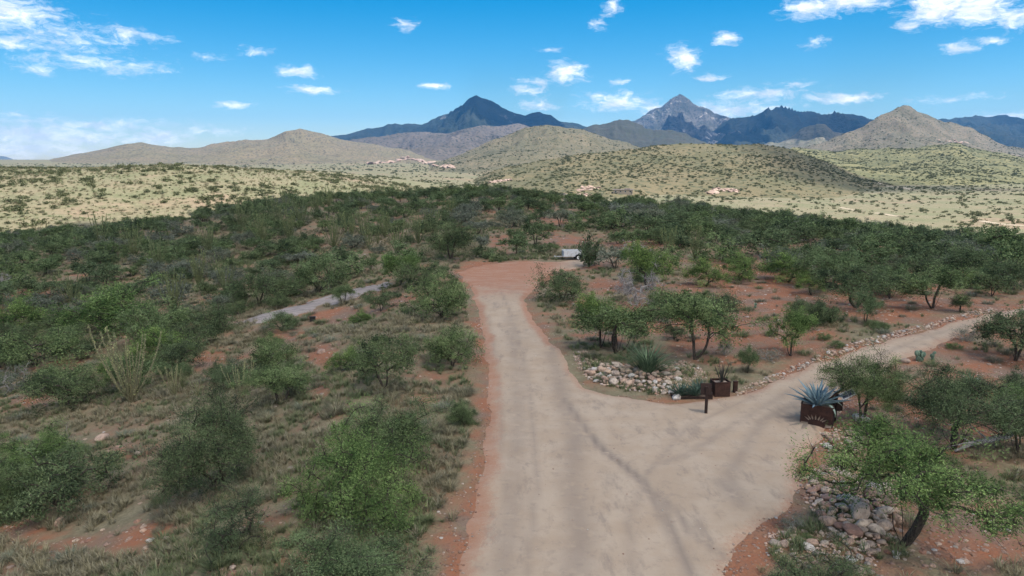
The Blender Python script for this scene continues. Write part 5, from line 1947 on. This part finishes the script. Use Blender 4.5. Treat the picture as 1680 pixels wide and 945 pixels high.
for sy in (-.80, .80):
    w_ = obj('wheel', None, e, (TL * .24, sy, .33))
    b = MB()
    th = np.linspace(0, 2 * math.pi, 25)[:-1]
    prof = [(.19, -.09), (.27, -.105), (.325, -.08), (.335, 0), (.325, .08), (.27, .105), (.19, .09)]
    V = np.array([(r_ * math.cos(t), y_, r_ * math.sin(t)) for t in th for r_, y_ in prof])
    m_ = len(prof)
    q = [(i * m_ + j, i * m_ + (j + 1) % m_, ((i + 1) % 24) * m_ + (j + 1) % m_, ((i + 1) % 24) * m_ + j) for i in range(24) for j in range(m_)]
    b.add(V, q)
    obj('tyre', b.mesh('tyre', TYRE, True), w_)
    b = MB()
    b.tube([(0, -.07, 0), (0, .07, 0)], .192, 20)
    b.tube([(0, -.10, 0), (0, -.06, 0)], .06, 10)
    obj('rim', b.mesh('rim', WHITE), w_)
    b = MB()
    a = np.linspace(0.15, math.pi - .15, 12)
    V = np.array([(.43 * math.cos(t), y_, .43 * math.sin(t)) for t in a for y_ in (-.13, .13)] + [(.45 * math.cos(t), y_, .45 * math.sin(t)) for t in a for y_ in (-.13, .13)])
    q = []
    for i in range(11):
        q += [(2 * i, 2 * i + 1, 2 * i + 3, 2 * i + 2), (24 + 2 * i, 24 + 2 * i + 2, 24 + 2 * i + 3, 24 + 2 * i + 1), (2 * i, 2 * i + 2, 26 + 2 * i, 24 + 2 * i), (2 * i + 1, 25 + 2 * i, 27 + 2 * i, 2 * i + 3)]
    b.add(V, q)
    obj('fender', b.mesh('fender', STEEL), e, (TL * .24, sy, .33))

# small black box on the lower rock slab
p = at(513, 527)
b = MB()
b.box((0, 0, .16), (.42, .34, .32))
e = tag(obj('crate', None, loc=p, rot=(0, 0, .3)), 'small black crate on the pale lower strip of bare rock', 'crate')
obj('bin', b.mesh('bin', TYRE), e)
b = MB()
b.box((0, 0, .335), (.46, .38, .03))
obj('lid', b.mesh('lid', TYRE), e)

# ------------------------------------------------------------------ far valley: rock outcrops, houses, tracks
def outcrop(pts, label, r_, n, group=None):
    c = at(*pts[len(pts) // 2], far=True)
    e = obj('rock_outcrop', None, loc=c)
    tag(e, label, 'rock outcrop', group)
    W = [at(q[0], q[1], far=True) for q in pts]
    for k in range(n):
        t = rng.random() * (len(W) - 1)
        i = int(t)
        p_ = W[i] + (W[i + 1] - W[i]) * (t - i)
        s_ = r_ * (.35 + .9 * rng.random() ** 2)
        x_, y_ = p_[0] + rng.normal(0, r_ * .5), p_[1] + rng.normal(0, r_ * .7)
        z_ = float(allH(x_, y_))
        obj('boulder', OUT[int(rng.integers(len(OUT)))], e, (x_ - c[0], y_ - c[1], z_ - c[2] + s_ * .05), (rng.uniform(-.5, .5), rng.uniform(-.5, .5), rng.random() * 6), (s_ * 1.5, s_ * 1.1, s_ * .9))


OUT = [with_mat(m_, ROCKF) for m_ in ROUGH]
outcrop([(608, 269), (640, 266), (668, 260), (690, 264), (704, 270)], 'long pink rock outcrop, the largest, below the far hills', 19, 90)
outcrop([(708, 271), (730, 273), (744, 277)], 'small pink outcrop right of the long pink one', 11, 34)
outcrop([(804, 300), (820, 298), (838, 296)], 'scatter of pink rocks at the foot of the scrubby round hill', 4.5, 40)
outcrop([(948, 313), (962, 310), (978, 308)], 'pink rock outcrop in front of the round hill', 5, 46)
outcrop([(944, 321), (960, 320), (972, 322)], 'pale boulders behind the ridge crest near the flat roof', 3.4, 30)
outcrop([(1158, 318), (1185, 311), (1205, 314)], 'pink rock outcrop right of the far house', 5, 46)
outcrop([(1545, 232), (1562, 230), (1585, 234)], 'pink rock ledge on the conical hill', 13, 30)

WALL = material('house_wall', lambda N: {'color': N.mix(N.noise(wpos(N), .8, 4), (0.34, 0.27, 0.2), (0.42, 0.34, 0.26)), 'rough': .9})
ROOFM = material('house_roof', lambda N: {'color': N.mix(N.noise(wpos(N), .5, 4), (0.12, 0.10, 0.09), (0.2, 0.17, 0.15)), 'rough': .8})
GLASS = material('window_glass', lambda N: {'color': (0.03, 0.04, 0.05), 'rough': .1, 'spec': .5})


def house(px_, py_, w, d, h, rz, label):
    p = at(px_, py_, far=True)
    e = tag(obj('ranch_house', None, loc=p, rot=(0, 0, rz)), label, 'house')
    part('wall', [((0, 0, h / 2 - 1), (w, d, h + 2))], WALL, e)
    part('roof', [((0, 0, h + .22), (w + 1.6, d + 1.8, .4)), ((w * .22, d * .1, h + .85), (w * .3, d * .5, .86))], ROOFM, e)
    for k in range(4):
        wi = part('window', [((0, 0, 0), (1.5, .1, 1.3))], WHITE, e, (-w * .38 + k * w * .25, -d / 2 - .03, h * .55))
        part('pane', [((0, -.06, 0), (1.3, .04, 1.1))], GLASS, wi)
    part('door', [((0, -d / 2 - .04, 1.0), (1.0, .08, 2.1))], ROOFM, e, (w * .43, 0, 0))


house(912, 326, 22, 9, 3.2, .1, 'low house with a dark flat roof just beyond the ridge crest')
house(1022, 317, 17, 9, 3.0, -.15, 'grey low house among trees in front of the round hill')

TRK = material('pale_track', lambda N: {'color': N.mix(N.ss(N.noise(wpos(N), .3, 4), .4, .6), (0.28, 0.23, 0.17), (0.34, 0.285, 0.215)), 'rough': .95})


def track(pts, wd):
    W = [at(q[0], q[1], far=True) for q in pts]
    P = []
    for a, b_ in zip(W[:-1], W[1:]):
        for t in np.linspace(0, 1, 14)[:-1]:
            P.append(a + (b_ - a) * t)
    P = np.array(P)
    tg = np.gradient(P[:, :2], axis=0)
    tg /= np.linalg.norm(tg, axis=1)[:, None]
    nr = np.stack([-tg[:, 1], tg[:, 0]], 1)
    V = []
    for k in (-1, -.4, .4, 1):
        q = P[:, :2] + nr * (k * wd / 2 + rng.normal(0, wd * .08, len(P))[:, None])
        V.append(np.stack([q[:, 0], q[:, 1], allH(q[:, 0], q[:, 1]) + (.45 if abs(k) < .5 else .1)], 1))
    V = np.stack(V, 1).reshape(-1, 3)
    i = np.arange(len(P) - 1)[:, None] * 4 + np.arange(3)[None, :]
    tag(obj('dirt_track', mesh_np('dirt_track', V, np.stack([i, i + 1, i + 5, i + 4], -1).reshape(-1, 4), TRK, True)), kind='structure')


track([(1380, 341), (1400, 345), (1418, 348)], 3.5)
track([(1438, 350), (1478, 356)], 3.5)
track([(1600, 362), (1640, 368), (1690, 372)], 3)
track([(1440, 300), (1480, 308), (1500, 312)], 6)

# ------------------------------------------------------------------ the air
def m_haze():
    m = bpy.data.materials.new('haze')
    m.use_nodes = True
    N = NT(m.node_tree)
    o = N.n('ShaderNodeOutputMaterial')
    v = N.n('ShaderNodeVolumePrincipled', None, Density=4.0e-5, Anisotropy=0.1)
    v.inputs['Color'].default_value = (0.12, 0.46, 1.0, 1)
    N.set(o.inputs['Volume'], v.outputs[0])
    return m


hb = MB()
hb.box((0, 6400, 432), (31000, 19600, 1064))
tag(obj('haze', hb.mesh('haze', m_haze())), kind='stuff')
